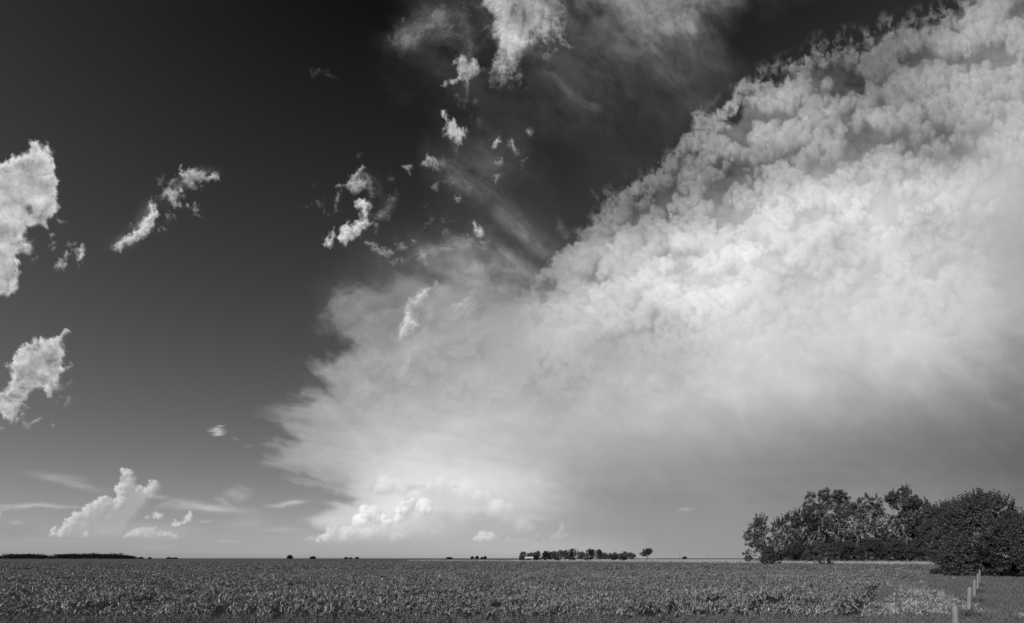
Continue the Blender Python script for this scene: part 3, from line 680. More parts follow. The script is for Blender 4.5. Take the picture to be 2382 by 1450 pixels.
# ---------------------------------------------------------------- clouds on the far dome of the sky
def build_sky():
    R = 26000.
    D = np.stack([(PX - CX) / F, np.ones_like(PX), (HZ - PY) / F], -1)
    D /= np.linalg.norm(D, axis=2, keepdims=True)
    V = (D * R).reshape(-1, 3); V[:, 2] += EYE
    me = mesh_np('sky', V, grid_faces(*PX.shape), True)
    for nm, arr in (('clear', T), ('cloud', E)):
        at = me.attributes.new(nm, 'FLOAT', 'POINT'); at.data.foreach_set('value', np.ascontiguousarray(arr, np.float32).ravel())
    m = bpy.data.materials.new('cloudy_sky'); m.use_nodes = True
    t = m.node_tree; N, L = t.nodes, t.links; N.clear()
    a1 = N.new('ShaderNodeAttribute'); a1.attribute_name = 'clear'
    a2 = N.new('ShaderNodeAttribute'); a2.attribute_name = 'cloud'
    geo = N.new('ShaderNodeNewGeometry')
    nz = N.new('ShaderNodeTexNoise'); nz.inputs['Scale'].default_value = .012; nz.inputs['Detail'].default_value = 5; nz.inputs['Roughness'].default_value = .62
    L.new(geo.outputs['Position'], nz.inputs[0])
    def mth(op, a, c):
        q = N.new('ShaderNodeMath'); q.operation = op
        for k, v in enumerate((a, c)):
            if hasattr(v, 'links'): L.new(v, q.inputs[k])
            else: q.inputs[k].default_value = v
        return q.outputs[0]
    # fine vapour texture finer than the mesh: strongest where cloud and clear sky meet
    partly = mth('MULTIPLY', mth('MULTIPLY', a1.outputs['Fac'], mth('SUBTRACT', 1., a1.outputs['Fac'])), 2.2)
    k = mth('ADD', 1., mth('MULTIPLY', mth('SUBTRACT', nz.outputs[0], .5), mth('ADD', mth('MULTIPLY', partly, .7), .07)))
    e = mth('MULTIPLY', a2.outputs['Fac'], k)
    em = N.new('ShaderNodeEmission'); cc = N.new('ShaderNodeCombineColor')
    for q in range(3): L.new(e, cc.inputs[q])
    L.new(cc.outputs[0], em.inputs[0])
    tr = N.new('ShaderNodeBsdfTransparent'); c2 = N.new('ShaderNodeCombineColor')
    for q in range(3): L.new(a1.outputs['Fac'], c2.inputs[q])
    L.new(c2.outputs[0], tr.inputs[0])
    ad = N.new('ShaderNodeAddShader'); L.new(em.outputs[0], ad.inputs[0]); L.new(tr.outputs[0], ad.inputs[1])
    out = N.new('ShaderNodeOutputMaterial'); L.new(ad.outputs[0], out.inputs[0])
    m.cycles.emission_sampling = 'NONE'
    tag(link_mesh('sky', me, m), kind='structure')
build_sky()

# ---------------------------------------------------------------- plants
def tubes(paths, sides=5):
    """paths: list of (points (n,3), radii (n)) -> verts, faces"""
    VV, FF, o = [], [], 0
    ca = np.arange(sides) * 2 * np.pi / sides
    for P, R in paths:
        P = np.asarray(P, float); R = np.asarray(R, float); n = len(P)
        Tn = np.gradient(P, axis=0); Tn /= np.linalg.norm(Tn, axis=1, keepdims=True) + 1e-9
        ref = np.where(np.abs(Tn[:, 2:3]) > .9, np.array([[1., 0, 0]]), np.array([[0, 0, 1.]]))
        U = np.cross(Tn, ref); U /= np.linalg.norm(U, axis=1, keepdims=True) + 1e-9
        W = np.cross(Tn, U)
        ring = P[:, None] + R[:, None, None] * (U[:, None] * np.cos(ca)[None, :, None] + W[:, None] * np.sin(ca)[None, :, None])
        VV.append(ring.reshape(-1, 3))
        i = np.arange(n * sides).reshape(n, sides) + o
        FF.append(np.stack([i[:-1], np.roll(i[:-1], -1, 1), np.roll(i[1:], -1, 1), i[1:]], -1).reshape(-1, 4))
        o += n * sides
    return np.concatenate(VV), np.concatenate(FF)

def limb(rs, a, b, r0, r1, n=6, wig=.12, sag=0.):
    a, b = np.array(a, float), np.array(b, float); L = np.linalg.norm(b - a)
    t = np.linspace(0, 1, n)[:, None]
    off = np.cumsum(rs.normal(0, wig * L / n, (n, 3)), axis=0) * t
    p = a * (1 - t) + b * t + off * (1 - t * .5); p[:, 2] += sag * L * np.sin(t[:, 0] * np.pi)
    return p, r0 + (r1 - r0) * t[:, 0] ** .8

def leaves(rs, centers, sigma, per, size, flat=.35, squash=.8):
    """small leaf faces scattered round clump centres"""
    n = len(centers) * per
    c = np.repeat(centers, per, axis=0); s = np.repeat(sigma, per)
    d = rs.normal(0, 1, (n, 3)); d /= np.linalg.norm(d, axis=1, keepdims=True)
    r = s * rs.uniform(.2, 1.05, n) ** .6
    P = c + d * r[:, None] * np.array([1, 1, squash])
    nrm = d * .6 + rs.normal(0, .6, (n, 3)) + np.array([0, 0, flat]); nrm /= np.linalg.norm(nrm, axis=1, keepdims=True)
    a = np.cross(nrm, rs.normal(0, 1, (n, 3))); a /= np.linalg.norm(a, axis=1, keepdims=True) + 1e-9
    b = np.cross(nrm, a)
    sz = size * rs.uniform(.6, 1.3, n)[:, None]
    V = np.stack([P - a * sz, P + b * sz * .55, P + a * sz, P - b * sz * .55], 1).reshape(-1, 3)
    return V, np.arange(n * 4).reshape(-1, 4)

def in_lobes(rs, lobes, n):
    """clump centres, mostly near the lobes' skins"""
    L = np.array(lobes, float)                        # cx, cy, cz, rx, ry, rz
    vol = L[:, 3] * L[:, 5] + L[:, 3] * L[:, 4] * .3
    k = rs.choice(len(L), n, p=vol / vol.sum())
    d = rs.normal(0, 1, (n, 3)); d /= np.linalg.norm(d, axis=1, keepdims=True)
    r = rs.uniform(.25, 1, n) ** .45
    return L[k, :3] + d * L[k, 3:] * r[:, None]

def tree(name, label, cat, loc, lobes, clumps, per, size, leaf, bark='bark', trunk_r=.3, seed=1, group=None, sig=.9,
         pale=0, pale_box=None, trunks=1, limbs=10, twig_top=0, squash=.8, lean=0., spikes=0, spike_len=1.2):
    rs = np.random.RandomState(seed)
    root = empty(name, loc); tag(root, label, cat, group)
    L = np.array(lobes, float)
    top = (L[:, 2] + L[:, 5]).max(); cz = np.average(L[:, 2], weights=L[:, 3])
    paths = []
    for k in range(trunks):
        bx, by = (rs.uniform(-1, 1, 2) * trunk_r * 2.5) if trunks > 1 else (0, 0)
        tgt = L[rs.randint(len(L))] if trunks > 1 else L[np.argmax(L[:, 2])]
        end = np.array([tgt[0] * .8, tgt[1] * .8, max(cz, tgt[2])])
        p, r = limb(rs, (bx, by, -.15), end, trunk_r, trunk_r * .3, 8, .1)
        paths.append((p, r))
        for j in range(limbs):
            q = L[rs.randint(len(L))]
            t = rs.uniform(.25, .9); i = int(t * 7)
            e = q[:3] + rs.uniform(-.8, .8, 3) * q[3:]
            b = limb(rs, p[i], e, r[i] * .55, trunk_r * .06, 6, .18, .05); paths.append(b)
            for z in range(3):
                m_ = rs.randint(2, 5); e2 = b[0][m_] + rs.normal(0, .5, 3) * q[3:] * .8
                paths.append(limb(rs, b[0][m_], e2, b[1][m_] * .6, trunk_r * .04, 4, .2))
    V, Fc = tubes(paths, 5)
    link_mesh('trunk', mesh_np('trunk', V, Fc, True), M[bark], root)
    cen = in_lobes(rs, lobes, clumps)
    V, Fc = leaves(rs, cen, sig * rs.uniform(.5, 1.2, clumps), per, size, squash=squash)
    if spikes:                                        # upright leafy shoots on the crown's outline
        top_l = L[np.argsort(-(L[:, 2] + L[:, 5]))[:max(3, len(L) * 2 // 3)]]
        cs, sg = [], []
        for k in range(spikes):
            q = top_l[rs.randint(len(top_l))]; a = rs.uniform(0, 6.28); f = rs.uniform(0, .95)
            st = q[:3] + q[3:] * np.array([math.cos(a) * f, math.sin(a) * f, math.sqrt(1 - f * f) * .85])
            dr = np.array([math.cos(a) * f * .5 + rs.normal(0, .12), math.sin(a) * f * .5, 1.]); ln = spike_len * rs.uniform(.4, 1.2)
            for j in range(5): cs.append(st + dr * ln * j / 4.); sg.append(sig * (.26 - .04 * j))
        v2, f2 = leaves(rs, np.array(cs), np.array(sg), 9, size * .9, squash=1.6)
        V = np.concatenate([V, v2]); Fc = np.arange(len(V)).reshape(-1, 4)
    keep = V[:, 2].reshape(-1, 4).min(1) > .05
    link_mesh('crown', mesh_np('crown', V.reshape(-1, 4, 3)[keep].reshape(-1, 3), np.arange(keep.sum() * 4).reshape(-1, 4)), M[leaf], root)
    if pale:
        pp = []
        x0, x1, z0, z1 = pale_box
        for k in range(pale):
            a = np.array([rs.uniform(x0, x1), -L[:, 4].mean() * rs.uniform(.7, 1.15), rs.uniform(z0, z1)])
            ln = rs.uniform(.18, .42) * (z1 - z0)
            ang = rs.normal(lean, .75)
            e = a + np.array([math.sin(ang) * ln, rs.uniform(-.3, .3), abs(math.cos(ang)) * ln])
            b = limb(rs, a, e, .075 * rs.uniform(.5, 1.1), .02, 6, .3); pp.append(b)
            for z in range(3):
                m_ = rs.randint(1, 5); e2 = b[0][m_] + np.array([rs.normal(0, .4), rs.normal(0, .2), rs.uniform(.1, .7)]) * ln * .6
                pp.append(limb(rs, b[0][m_], e2, .04, .015, 4, .25))
        for k in range(twig_top):
            q = L[rs.randint(len(L))]
            a = q[:3] + np.array([rs.uniform(-.7, .7) * q[3], 0, q[5] * .6]); e = a + np.array([rs.normal(0, .8), 0, rs.uniform(1.2, 3.2)])
            b = limb(rs, a, e, .05, .02, 6, .2); pp.append(b)
            for z in range(4):
                m_ = rs.randint(1, 5); e2 = b[0][m_] + np.array([rs.normal(0, .6), 0, rs.uniform(.3, 1.1)])
                pp.append(limb(rs, b[0][m_], e2, .035, .015, 4, .2))
        V, Fc = tubes(pp, 4)
        tag(link_mesh('bare_branches', mesh_np('bare_branches', V, Fc, True), M['palebark'], root), kind='stuff')
    return root

def fence_at(x):                                      # distance of the far fence in this direction
    return 267.3 / (1.098 + (x - CX) / F)
def px_tree(name, label, cat, x, dist, ell, base=None, behind=None, **kw):
    """tree whose crown lobes are measured on the photograph: (x, y, rx, ry) at this distance"""
    if behind is not None: dist = fence_at(x) + behind
    X = (x - CX) / F * dist; z = ground_z(X, dist)
    lob = []
    rs = np.random.RandomState(kw.get('seed', 1) + 99)
    for (cx, cy, rx, ry) in ell:
        k = dist / F
        lob.append(((cx - x) * k, rs.uniform(-.3, .3) * rx * k, EYE + (HZ - cy) * k - z, rx * k, rx * k * rs.uniform(.8, 1.1), ry * k))
    return tree(name, label, cat, (X, dist, z), lob, **kw)

GR = 'tall trees of the grove behind the far fence'
px_tree('poplar_tree', 'small leaning tree at the left end of the big grove, bare pale branches showing', 'tree', 1772, 0,
  [(1758,1232,22,24),(1768,1212,18,14),(1752,1260,20,14),(1776,1250,24,26),(1740,1248,12,10),(1790,1280,24,18),(1770,1285,20,14)], behind=13, clumps=292, per=40, size=.2, leaf='leaf', seed=11, spikes=24, sig=.8, group=GR, pale=22, pale_box=(-3.5, 4, 3.5, 12.5), lean=-.7, trunks=2)
px_tree('willow_tree', 'feathery willow with many pale bare branches, second tree from the left of the big grove', 'tree', 1822, 0,
  [(1812,1232,20,20),(1832,1218,24,18),(1822,1256,26,26),(1845,1248,20,24),(1815,1284,30,16)], behind=11, clumps=253, per=43, size=.19, leaf='leaf', seed=12, spikes=60, spike_len=1.6, sig=.8, group=GR, pale=46, pale_box=(-4.5, 4, 3, 12), twig_top=4, lean=.3, trunks=2)
px_tree('willow_tree', 'dark bushy tree with curling pale boughs around a dark hollow, left of the tall trees', 'tree', 1874, 0,
  [(1858,1205,22,16),(1880,1210,26,18),(1902,1225,18,18),(1860,1235,26,18),(1890,1262,30,26),(1865,1275,26,20)], behind=12, clumps=371, per=43, size=.19, leaf='leaf_dark', seed=13, spikes=50, spike_len=1.5, sig=.75, group=GR, pale=26, pale_box=(-3, 4.5, 4, 11), lean=0., trunks=2)
px_tree('poplar_tree', 'tall poplar with two rounded tops, leftmost of the highest trees of the grove', 'tree', 1903, 0,
  [(1887,1155,13,11),(1884,1178,15,18),(1917,1150,14,15),(1920,1172,14,20),(1900,1195,24,22),(1915,1225,24,26),(1905,1262,26,28)], behind=20, clumps=548, per=40, size=.2, leaf='leaf_light', seed=14, sig=.72, group=GR, pale=12, pale_box=(-3, 3, 7, 19), trunk_r=.35)
px_tree('poplar_tree', 'tall full poplar with a broad rounded top, in the middle of the grove', 'tree', 1953, 0,
  [(1948,1152,16,12),(1962,1160,16,14),(1942,1175,16,18),(1966,1185,22,20),(1950,1215,28,26),(1960,1255,30,32)], behind=20, clumps=606, per=40, size=.2, leaf='leaf_light', seed=15, sig=.72, group=GR, pale=18, pale_box=(-4, 4, 6, 19), trunk_r=.38)
px_tree('poplar_tree', 'poplar with a thin top of dead pale twigs, left of the gap in the grove', 'tree', 2015, 0,
  [(2010,1162,16,9),(2036,1168,12,12),(1996,1185,20,20),(2030,1190,24,20),(2050,1205,14,14),(2010,1220,28,24),(2035,1250,30,34),(2000,1262,26,30)], behind=19, clumps=587, per=40, size=.2, leaf='leaf', seed=16, spikes=14, sig=.72, group=GR, pale=26, pale_box=(-6, 5, 6, 19), twig_top=22, trunk_r=.38)
px_tree('poplar_tree', 'highest dark poplar with a pointed crown, right of the gap in the grove', 'tree', 2108, 0,
  [(2104,1146,14,12),(2080,1152,14,8),(2128,1165,10,10),(2066,1162,9,6),(2100,1172,32,16),(2128,1185,26,18),(2152,1172,9,10),(2100,1215,38,26),(2140,1225,30,30),(2110,1262,44,34)], behind=16, clumps=841, per=43, size=.2, leaf='leaf', seed=17, spikes=26, sig=.72, group=GR, pale=12, pale_box=(-7, 6, 3, 16), trunk_r=.42)
px_tree('poplar_tree', 'lower leafy tree filling the space between the highest poplar and the big shrub', 'tree', 2172, 0,
  [(2170,1196,20,18),(2190,1200,22,20),(2165,1235,28,26),(2195,1255,30,36)], behind=12, clumps=449, per=43, size=.19, leaf='leaf', seed=18, spikes=40, sig=.72, group=GR, pale=6, pale_box=(-4, 2, 2, 7))
# undergrowth along the foot of the grove
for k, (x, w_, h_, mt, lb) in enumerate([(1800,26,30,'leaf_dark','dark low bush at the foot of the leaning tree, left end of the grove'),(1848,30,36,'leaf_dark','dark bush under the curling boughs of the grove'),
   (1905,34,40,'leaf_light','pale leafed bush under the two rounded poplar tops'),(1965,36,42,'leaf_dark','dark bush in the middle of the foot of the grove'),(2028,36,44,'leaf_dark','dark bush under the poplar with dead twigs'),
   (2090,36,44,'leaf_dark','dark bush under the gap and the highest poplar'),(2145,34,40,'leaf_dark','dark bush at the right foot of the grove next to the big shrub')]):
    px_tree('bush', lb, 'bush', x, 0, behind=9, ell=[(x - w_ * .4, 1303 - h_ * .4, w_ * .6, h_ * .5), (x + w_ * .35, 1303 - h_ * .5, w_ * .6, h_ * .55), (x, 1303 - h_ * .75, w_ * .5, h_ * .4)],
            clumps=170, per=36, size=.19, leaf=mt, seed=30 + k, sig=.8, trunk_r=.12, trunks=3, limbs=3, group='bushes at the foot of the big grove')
px_tree('bush', 'small spiky bush standing alone left of the big grove', 'bush', 1737, 0, behind=3, ell=[(1733,1294,7,9),(1742,1290,6,9),(1738,1300,11,6)], clumps=40, per=18, size=.2, leaf='leaf', seed=41, sig=.45, spikes=14, spike_len=.8, trunk_r=.08, trunks=4, limbs=3)
px_tree('bush', 'dark scrub reaching over the far fence below the leaning tree', 'bush', 1787, 0, behind=-4, ell=[(1784,1302,13,8),(1796,1296,16,10),(1780,1308,10,6)], clumps=50, per=22, size=.24, leaf='leaf_dark', seed=42, sig=.6, trunk_r=.08, trunks=3, limbs=3)
px_tree('sapling', 'thin sapling with a pale stem in front of the far fence', 'small tree', 1922, 0, behind=-8, ell=[(1920,1292,11,8),(1930,1298,9,6),(1908,1297,8,6)], clumps=26, per=16, size=.2, leaf='leaf', bark='palebark', seed=43, sig=.5, trunk_r=.07, limbs=6)
px_tree('sapling', 'small sapling left of the pale stemmed one, in front of the far fence', 'small tree', 1884, 0, behind=-9, ell=[(1882,1299,9,6),(1888,1304,8,5)], clumps=18, per=14, size=.2, leaf='leaf', bark='palebark', seed=44, sig=.45, trunk_r=.05, limbs=5)
px_tree('bush', 'low dark bush on the bank between the two saplings', 'bush', 1905, 0, behind=-8, ell=[(1902,1310,9,6),(1912,1312,8,5),(1932,1311,9,6)], clumps=24, per=18, size=.2, leaf='leaf_dark', seed=45, sig=.45, trunk_r=.05, trunks=3, limbs=2)

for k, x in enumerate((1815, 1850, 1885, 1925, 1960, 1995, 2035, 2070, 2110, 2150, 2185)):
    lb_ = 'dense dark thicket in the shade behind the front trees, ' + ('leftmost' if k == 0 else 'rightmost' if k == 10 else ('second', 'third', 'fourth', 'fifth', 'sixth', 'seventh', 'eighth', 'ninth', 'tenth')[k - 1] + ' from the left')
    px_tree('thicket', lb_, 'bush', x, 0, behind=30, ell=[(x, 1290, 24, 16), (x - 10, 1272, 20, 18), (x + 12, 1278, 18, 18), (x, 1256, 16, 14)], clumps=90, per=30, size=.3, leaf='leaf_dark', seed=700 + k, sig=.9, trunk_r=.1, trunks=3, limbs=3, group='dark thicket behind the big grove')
# the big shrubs at the right edge
SG = 'big rounded shrubs at the right edge'
px_tree('large_shrub', 'largest dark rounded shrub at the right edge behind the row of fence posts', 'shrub', 2290, 54,
  [(2285,1188,38,36),(2228,1222,36,40),(2312,1200,42,40),(2258,1200,36,36),(2345,1240,36,44),(2265,1260,66,50),(2325,1280,60,50),(2230,1280,44,44),(2290,1318,70,26),(2240,1325,34,18),(2340,1318,46,20)],
  clumps=2400, per=26, size=.095, leaf='leaf', seed=51, sig=.36, spikes=420, spike_len=.9, trunk_r=.1, trunks=7, limbs=8, group=SG)
px_tree('large_shrub', 'rounded shrub partly hidden behind the left side of the largest shrub', 'shrub', 2200, 64,
  [(2212,1204,26,28),(2196,1238,22,28),(2215,1250,32,40),(2195,1285,28,30)], clumps=650, per=26, size=.11, leaf='leaf', seed=52, sig=.42, spikes=140, spike_len=1., trunk_r=.1, trunks=5, limbs=6, group=SG)
px_tree('large_shrub', 'shrub cut off by the right edge of the view beside the largest shrub', 'shrub', 2405, 50,
  [(2400,1250,36,42),(2420,1215,40,36),(2385,1290,32,36),(2440,1280,44,46)], clumps=800, per=26, size=.095, leaf='leaf', seed=53, sig=.36, spikes=140, spike_len=.9, trunk_r=.1, trunks=5, limbs=6, group=SG)
px_tree('bush', 'low scrubby bush spilling onto the grass left of the big shrub', 'bush', 2195, 60, [(2180,1333,14,8),(2200,1328,18,11),(2218,1336,14,8)], clumps=120, per=20, size=.11, leaf='leaf_dark', seed=54, sig=.35, trunk_r=.04, trunks=4, limbs=3)

# ---------------------------------------------------------------- farm grove in the middle distance
FG = 'trees of the distant farm grove'
def far_tree(name, label, x0, x1, ytop, ybase, dist, leaf, seed, group=FG, cat='tree', round_=False):
    w_ = (x1 - x0) / 2; x = (x0 + x1) / 2; h = ybase - ytop
    rs = np.random.RandomState(seed)
    ell = []
    for k in range(3 if w_ < 8 else 6):
        ell.append((x + rs.uniform(-.6, .6) * w_, ytop + h * rs.uniform(.22, .6), w_ * rs.uniform(.35, .6), h * rs.uniform(.18, .32)))
    ell.append((x, ytop + h * .3, w_ * .5, h * .3))
    if round_: ell += [(x, ybase - h * .35, w_ * .85, h * .33), (x - w_ * .3, ybase - h * .25, w_ * .6, h * .24)]
    k_ = dist / F
    ell = [(cx, cy, rx * 1.35, ry * 1.1) for cx, cy, rx, ry in ell]
    nc = int(60 + w_ * 12)
    px_tree(name, label, cat, x, dist, ell, clumps=nc, per=22, size=.95 * k_, leaf=leaf, seed=seed, sig=1.9 * k_, trunk_r=.7 * k_, limbs=5, group=group)
far_tree('tree', 'open crowned tree at the left end of the distant farm grove, left of the shed', 1207,1222,1284,1304,330,'leaf_mid',61, round_=True)
far_tree('bush', 'small dark bush at the left corner of the distant shed', 1209,1221,1296,1306,322,'leaf_far',62, cat='bush', group=None, round_=True)
far_tree('tree', 'tree rising behind the roof of the distant shed', 1222,1242,1286,1302,380,'leaf_mid',63, round_=True)
far_tree('tree', 'pale leafed tree just right of the distant shed', 1238,1262,1281,1306,330,'leaf_mid',64, round_=True)
far_tree('tree', 'dark low tree at the right corner of the distant shed', 1240,1253,1292,1306,318,'leaf_far',65, round_=True)
far_tree('tree', 'dark round tree second from the shed in the farm grove', 1262,1285,1283,1306,330,'leaf_far',66, round_=True)
far_tree('tree', 'widest dark tree in the middle of the farm grove', 1318,1347,1277,1304,345,'leaf_far',67, round_=True)
far_tree('tree', 'loose crowned tall tree right of the widest dark tree', 1364,1386,1276,1302,360,'leaf_far',68, round_=True)
far_tree('tree', 'narrow pale tree in front of the loose crowned tall tree', 1359,1371,1285,1307,300,'leaf_mid',69, round_=True)
far_tree('tree', 'tall tree with a pointed side top, rightmost of the high trees of the farm grove', 1386,1403,1278,1302,360,'leaf_far',70, round_=True)
far_tree('bush', 'dark round bush on the ripe field, left one of two', 1421,1437,1292,1303,350,'leaf_far',71, cat='bush', group='two round bushes on the ripe field', round_=True)
far_tree('bush', 'dark round bush on the ripe field, right one of two', 1442,1458,1294,1303,350,'leaf_far',72, cat='bush', group='two round bushes on the ripe field', round_=True)
far_tree('tree', 'lone round crowned tree with a bare trunk standing at the far fence', 1489,1518,1276,1299,212,'leaf_dark',73, group=None)
far_tree('bush', 'little bush low under the trees between shed and wide dark tree', 1290,1302,1297,1305,330,'leaf_far',74, cat='bush', group=None, round_=True)
for k, (a, b, t_) in enumerate([(1262,1276,1285),(1273,1290,1284),(1284,1300,1282),(1298,1312,1279),(1309,1322,1280),(1344,1362,1281),(1400,1414,1286),(1411,1426,1287),(1423,1438,1285),(1436,1450,1288),(1447,1464,1284),(1462,1479,1286)]):
    wl = ['half hidden leftmost tree of', 'tree peeping over the dark round tree in', 'third tree from left of'][k] if k < 3 else ['leftmost tree of', 'fourth tree from left of', 'fifth tree from left of', 'tree right of the widest dark one in', 'tree left of the round bushes in', 'tree behind the left round bush in', 'fourth tree from the right of', 'third tree from the right of', 'second tree from the right of', 'rightmost tree of'][k - 2]
    far_tree('tree', wl + ' the back row of the farm grove', a, b, t_, 1300, 560, 'leaf_mid', 80 + k, group='back row of trees behind the farm grove', round_=True)

# shed among them
def box(name, x0, x1, y0, y1, z0, z1, mat, parent):
    V = [(x, y, z) for z in (z0, z1) for y in (y0, y1) for x in (x0, x1)]
    Fc = [(0, 2, 3, 1), (4, 5, 7, 6), (0, 1, 5, 4), (2, 6, 7, 3), (0, 4, 6, 2), (1, 3, 7, 5)]
    return link_mesh(name, mesh_np(name, V, Fc), M[mat], parent)
sx = (1231 - CX) / F * 325
sh = empty('shed', (sx, 325, .25)); tag(sh, 'low farm shed with a bright roof at the left end of the distant grove', 'shed')
box('wall', -2.7, 2.7, 0, 4, 0, 1.9, 'wall', sh)
V = [(-3, -.5, 1.75), (3.1, -.5, 1.95), (3.1, 2, 2.75), (-3, 2, 2.55), (3.1, 4.5, 1.95), (-3, 4.5, 1.75)]
V2 = V + [(x, y, z + .12) for x, y, z in V]
link_mesh('roof', mesh_np('roof', V2, [(0, 3, 2, 1), (3, 5, 4, 2), (6, 7, 8, 9), (9, 8, 10, 11), (0, 1, 7, 6), (1, 2, 8, 7), (2, 4, 10, 8), (4, 5, 11, 10), (5, 3, 9, 11), (3, 0, 6, 9)]), M['roof'], sh)
box('door', -1.9, 1.4, -.06, -.003, 0, 1.5, 'dark', sh)

# ---------------------------------------------------------------- trees on the skyline
def belt(name, label, prof, dist, seed, n):
    """far shelterbelt seen as one dark mass; prof: (x, top y) on the photograph"""
    rs = np.random.RandomState(seed); p = np.array(prof, float); k = dist / F
    x = rs.uniform(p[0, 0], p[-1, 0], n)
    top = np.interp(x, p[:, 0], p[:, 1]); h = (HZ - top) * k + EYE
    h = h * (1.02 + .5 * perlin(x / 2.3, x * 0 + .5, seed) + .2 * perlin(x / 6., x * 0 + .5, seed + 1))
    z = h * rs.rand(n) ** .55
    cen = np.stack([(x - CX) * k, dist + rs.uniform(-25, 25, n), z], -1)
    V, Fc = leaves(rs, cen, np.full(n, .5 * k), 5, .8 * k)
    V[:, 2] = np.maximum(V[:, 2], .1)
    return tag(link_mesh(name, mesh_np(name, V, Fc), M['leaf_far']), label, 'tree belt', kind='stuff')
belt('tree_belt', 'dark shelterbelt on the skyline at the far left edge', [(7,1297),(14,1293),(24,1291.5),(48,1292),(72,1290.5),(92,1291.5),(98,1293),(106,1295),(108,1297.5)], 1500, 5, 4500)
belt('tree_belt', 'longer dark shelterbelt on the skyline, right of the shorter one', [(130,1297.5),(136,1292.5),(142,1290.5),(170,1291),(200,1291),(219,1288),(226,1291.5),(268,1291),(274,1290),(281,1293),(300,1294),(307,1297.5)], 1500, 6, 8500)
SK = 'small trees scattered along the skyline'
for k, (a, b, t_, d_, lb) in enumerate([(322,334,1295.5,1400,'tiny dark clump just right of the long shelterbelt'),(345,352,1296.5,1400,'tiny speck of a tree between the shelterbelt and the low hedge'),(387,400,1296.3,1400,'low dark clump right of the shelterbelt, leftmost of its pair'),(400,413,1297,1400,'lower clump at the right end of the pair beyond the shelterbelt'),
    (666,683,1291.5,1100,'biggest round dark tree on the skyline left of the storm heaps'),(720,736,1295,1150,'flat dark clump right of the biggest skyline tree'),(800,811,1296.5,1300,'tiny flat clump on the skyline below the bright heap clouds'),(812,820,1297,1300,'tiny clump, second of three below the bright heap clouds'),(826,835,1296,1300,'tiny clump, right one of three below the bright heap clouds'),
    (1037,1054,1297,1000,'flat dark clump on the skyline left of three small upright trees'),(1095,1102,1295,900,'leftmost of three small upright trees left of the farm grove'),(1105,1114,1293.7,900,'middle and tallest of three small upright trees left of the farm grove'),(1119,1122,1296.5,900,'tiny shrub between the upright skyline trees'),(1123,1133,1294.5,900,'rightmost of three small upright trees left of the farm grove'),
    (1587,1598,1295.5,600,'low dark bush on the skyline right of the lone tree')]):
    far_tree('skyline_tree', lb, a * .85 + b * .15, a * .15 + b * .85, t_ + (1.1 if b - a < 15 and d_ > 950 else .3), 1300, d_, 'leaf_far', 120 + k, group=SK, round_=True)

# ---------------------------------------------------------------- fences
def post_mesh(r, h, seed, taper=.9, top='flat', sides=14, lean=(0, 0)):
    rs = np.random.RandomState(seed)
    zs = [-.3, .0, h * .3, h * .6, h * .85, h * .96, h]
    rr = [1., 1., .98, .95, .92, taper, taper * (.88 if top == 'flat' else .45)]
    if top == 'round': zs = [-.3, 0, h * .4, h * .8, h * .9, h * .96, h]; rr = [1, 1, .98, 1.0, .98, .8, .4]
    V = []
    prof = 1 + .08 * rs.normal(0, 1, sides)
    for z, s in zip(zs, rr):
        for k in range(sides):
            a = 2 * math.pi * k / sides
            q = r * s * prof[k] * (1 + .025 * rs.normal())
            V.append((q * math.cos(a) + lean[0] * z, q * math.sin(a) + lean[1] * z, z + (.012 * rs.normal() if z == zs[-1] else 0)))
    n = len(zs)
    Fc = []
    for i in range(n - 1):
        for k in range(sides):
            a, b = i * sides + k, i * sides + (k + 1) % sides
            Fc.append((a, b, b + sides, a + sides))
    me = bpy.data.meshes.new('post'); me.from_pydata(V, [], Fc + [tuple(range((n - 1) * sides, n * sides))]); me.update()
    for p in me.polygons: p.use_smooth = len(p.vertices) == 4
    return me
for k, (x, d, r, h, top, lean, lb) in enumerate([
    (2221.5, 12.9, .07, .91, 'round', (.0, 0), 'nearest weathered post with a rounded top, cut by the bottom edge'),
    (2251.5, 17.7, .068, 1.10, 'flat', (.055, 0), 'second nearest weathered post, thick with a flat sawn top, leaning right'),
    (2265.5, 23.3, .062, 1.13, 'round', (.03, 0), 'third post of the near row, with a worn pointed top'),
    (2273.0, 29.6, .055, 1.19, 'flat', (.04, 0), 'fourth post of the near row, half hidden by the one before it'),
    (2278.0, 36.0, .054, 1.29, 'round', (.02, 0), 'farthest post of the near row, standing against the big shrub')]):
    o = link_mesh('fence_post', post_mesh(r, h, 200 + k, top=top, lean=lean), M['post'], loc=((x - CX) / F * d, d, 0))
    tag(o, lb, 'fence post', 'weathered posts of the near row')

fence = empty('wire_fence', (FP[0], FP[1], .25)); tag(fence, 'old wire fence on small posts crossing behind the crop field to the grove', 'fence')
pm = [post_mesh(.115, h, 300 + i, sides=8, top=t) for i, (h, t) in enumerate([(1.5, 'flat'), (1.6, 'round'), (1.4, 'flat'), (1.55, 'flat')])]
for m_ in pm: m_.materials.append(M['post'])
rs = np.random.RandomState(77)
posts = []
for k in range(-1, 46):
    s = k * 5.0 + rs.uniform(-.5, .5)
    for ds in ([0] if k not in (26, 16, 17) else [0, 2.6]):
        o = bpy.data.objects.new('post', pm[rs.randint(4)]); C.objects.link(o); o.parent = fence
        o.location = (FD[0] * (s + ds), FD[1] * (s + ds), 0)
        big = 1.35 if k in (16, 17, 18) or ds else 1.
        o.scale = (big, big, rs.uniform(.88, 1.08) * (1.1 if big > 1 else 1)); o.rotation_euler = (rs.normal(0, .03), rs.normal(0, .03), rs.uniform(0, 6))
        posts.append(s + ds)
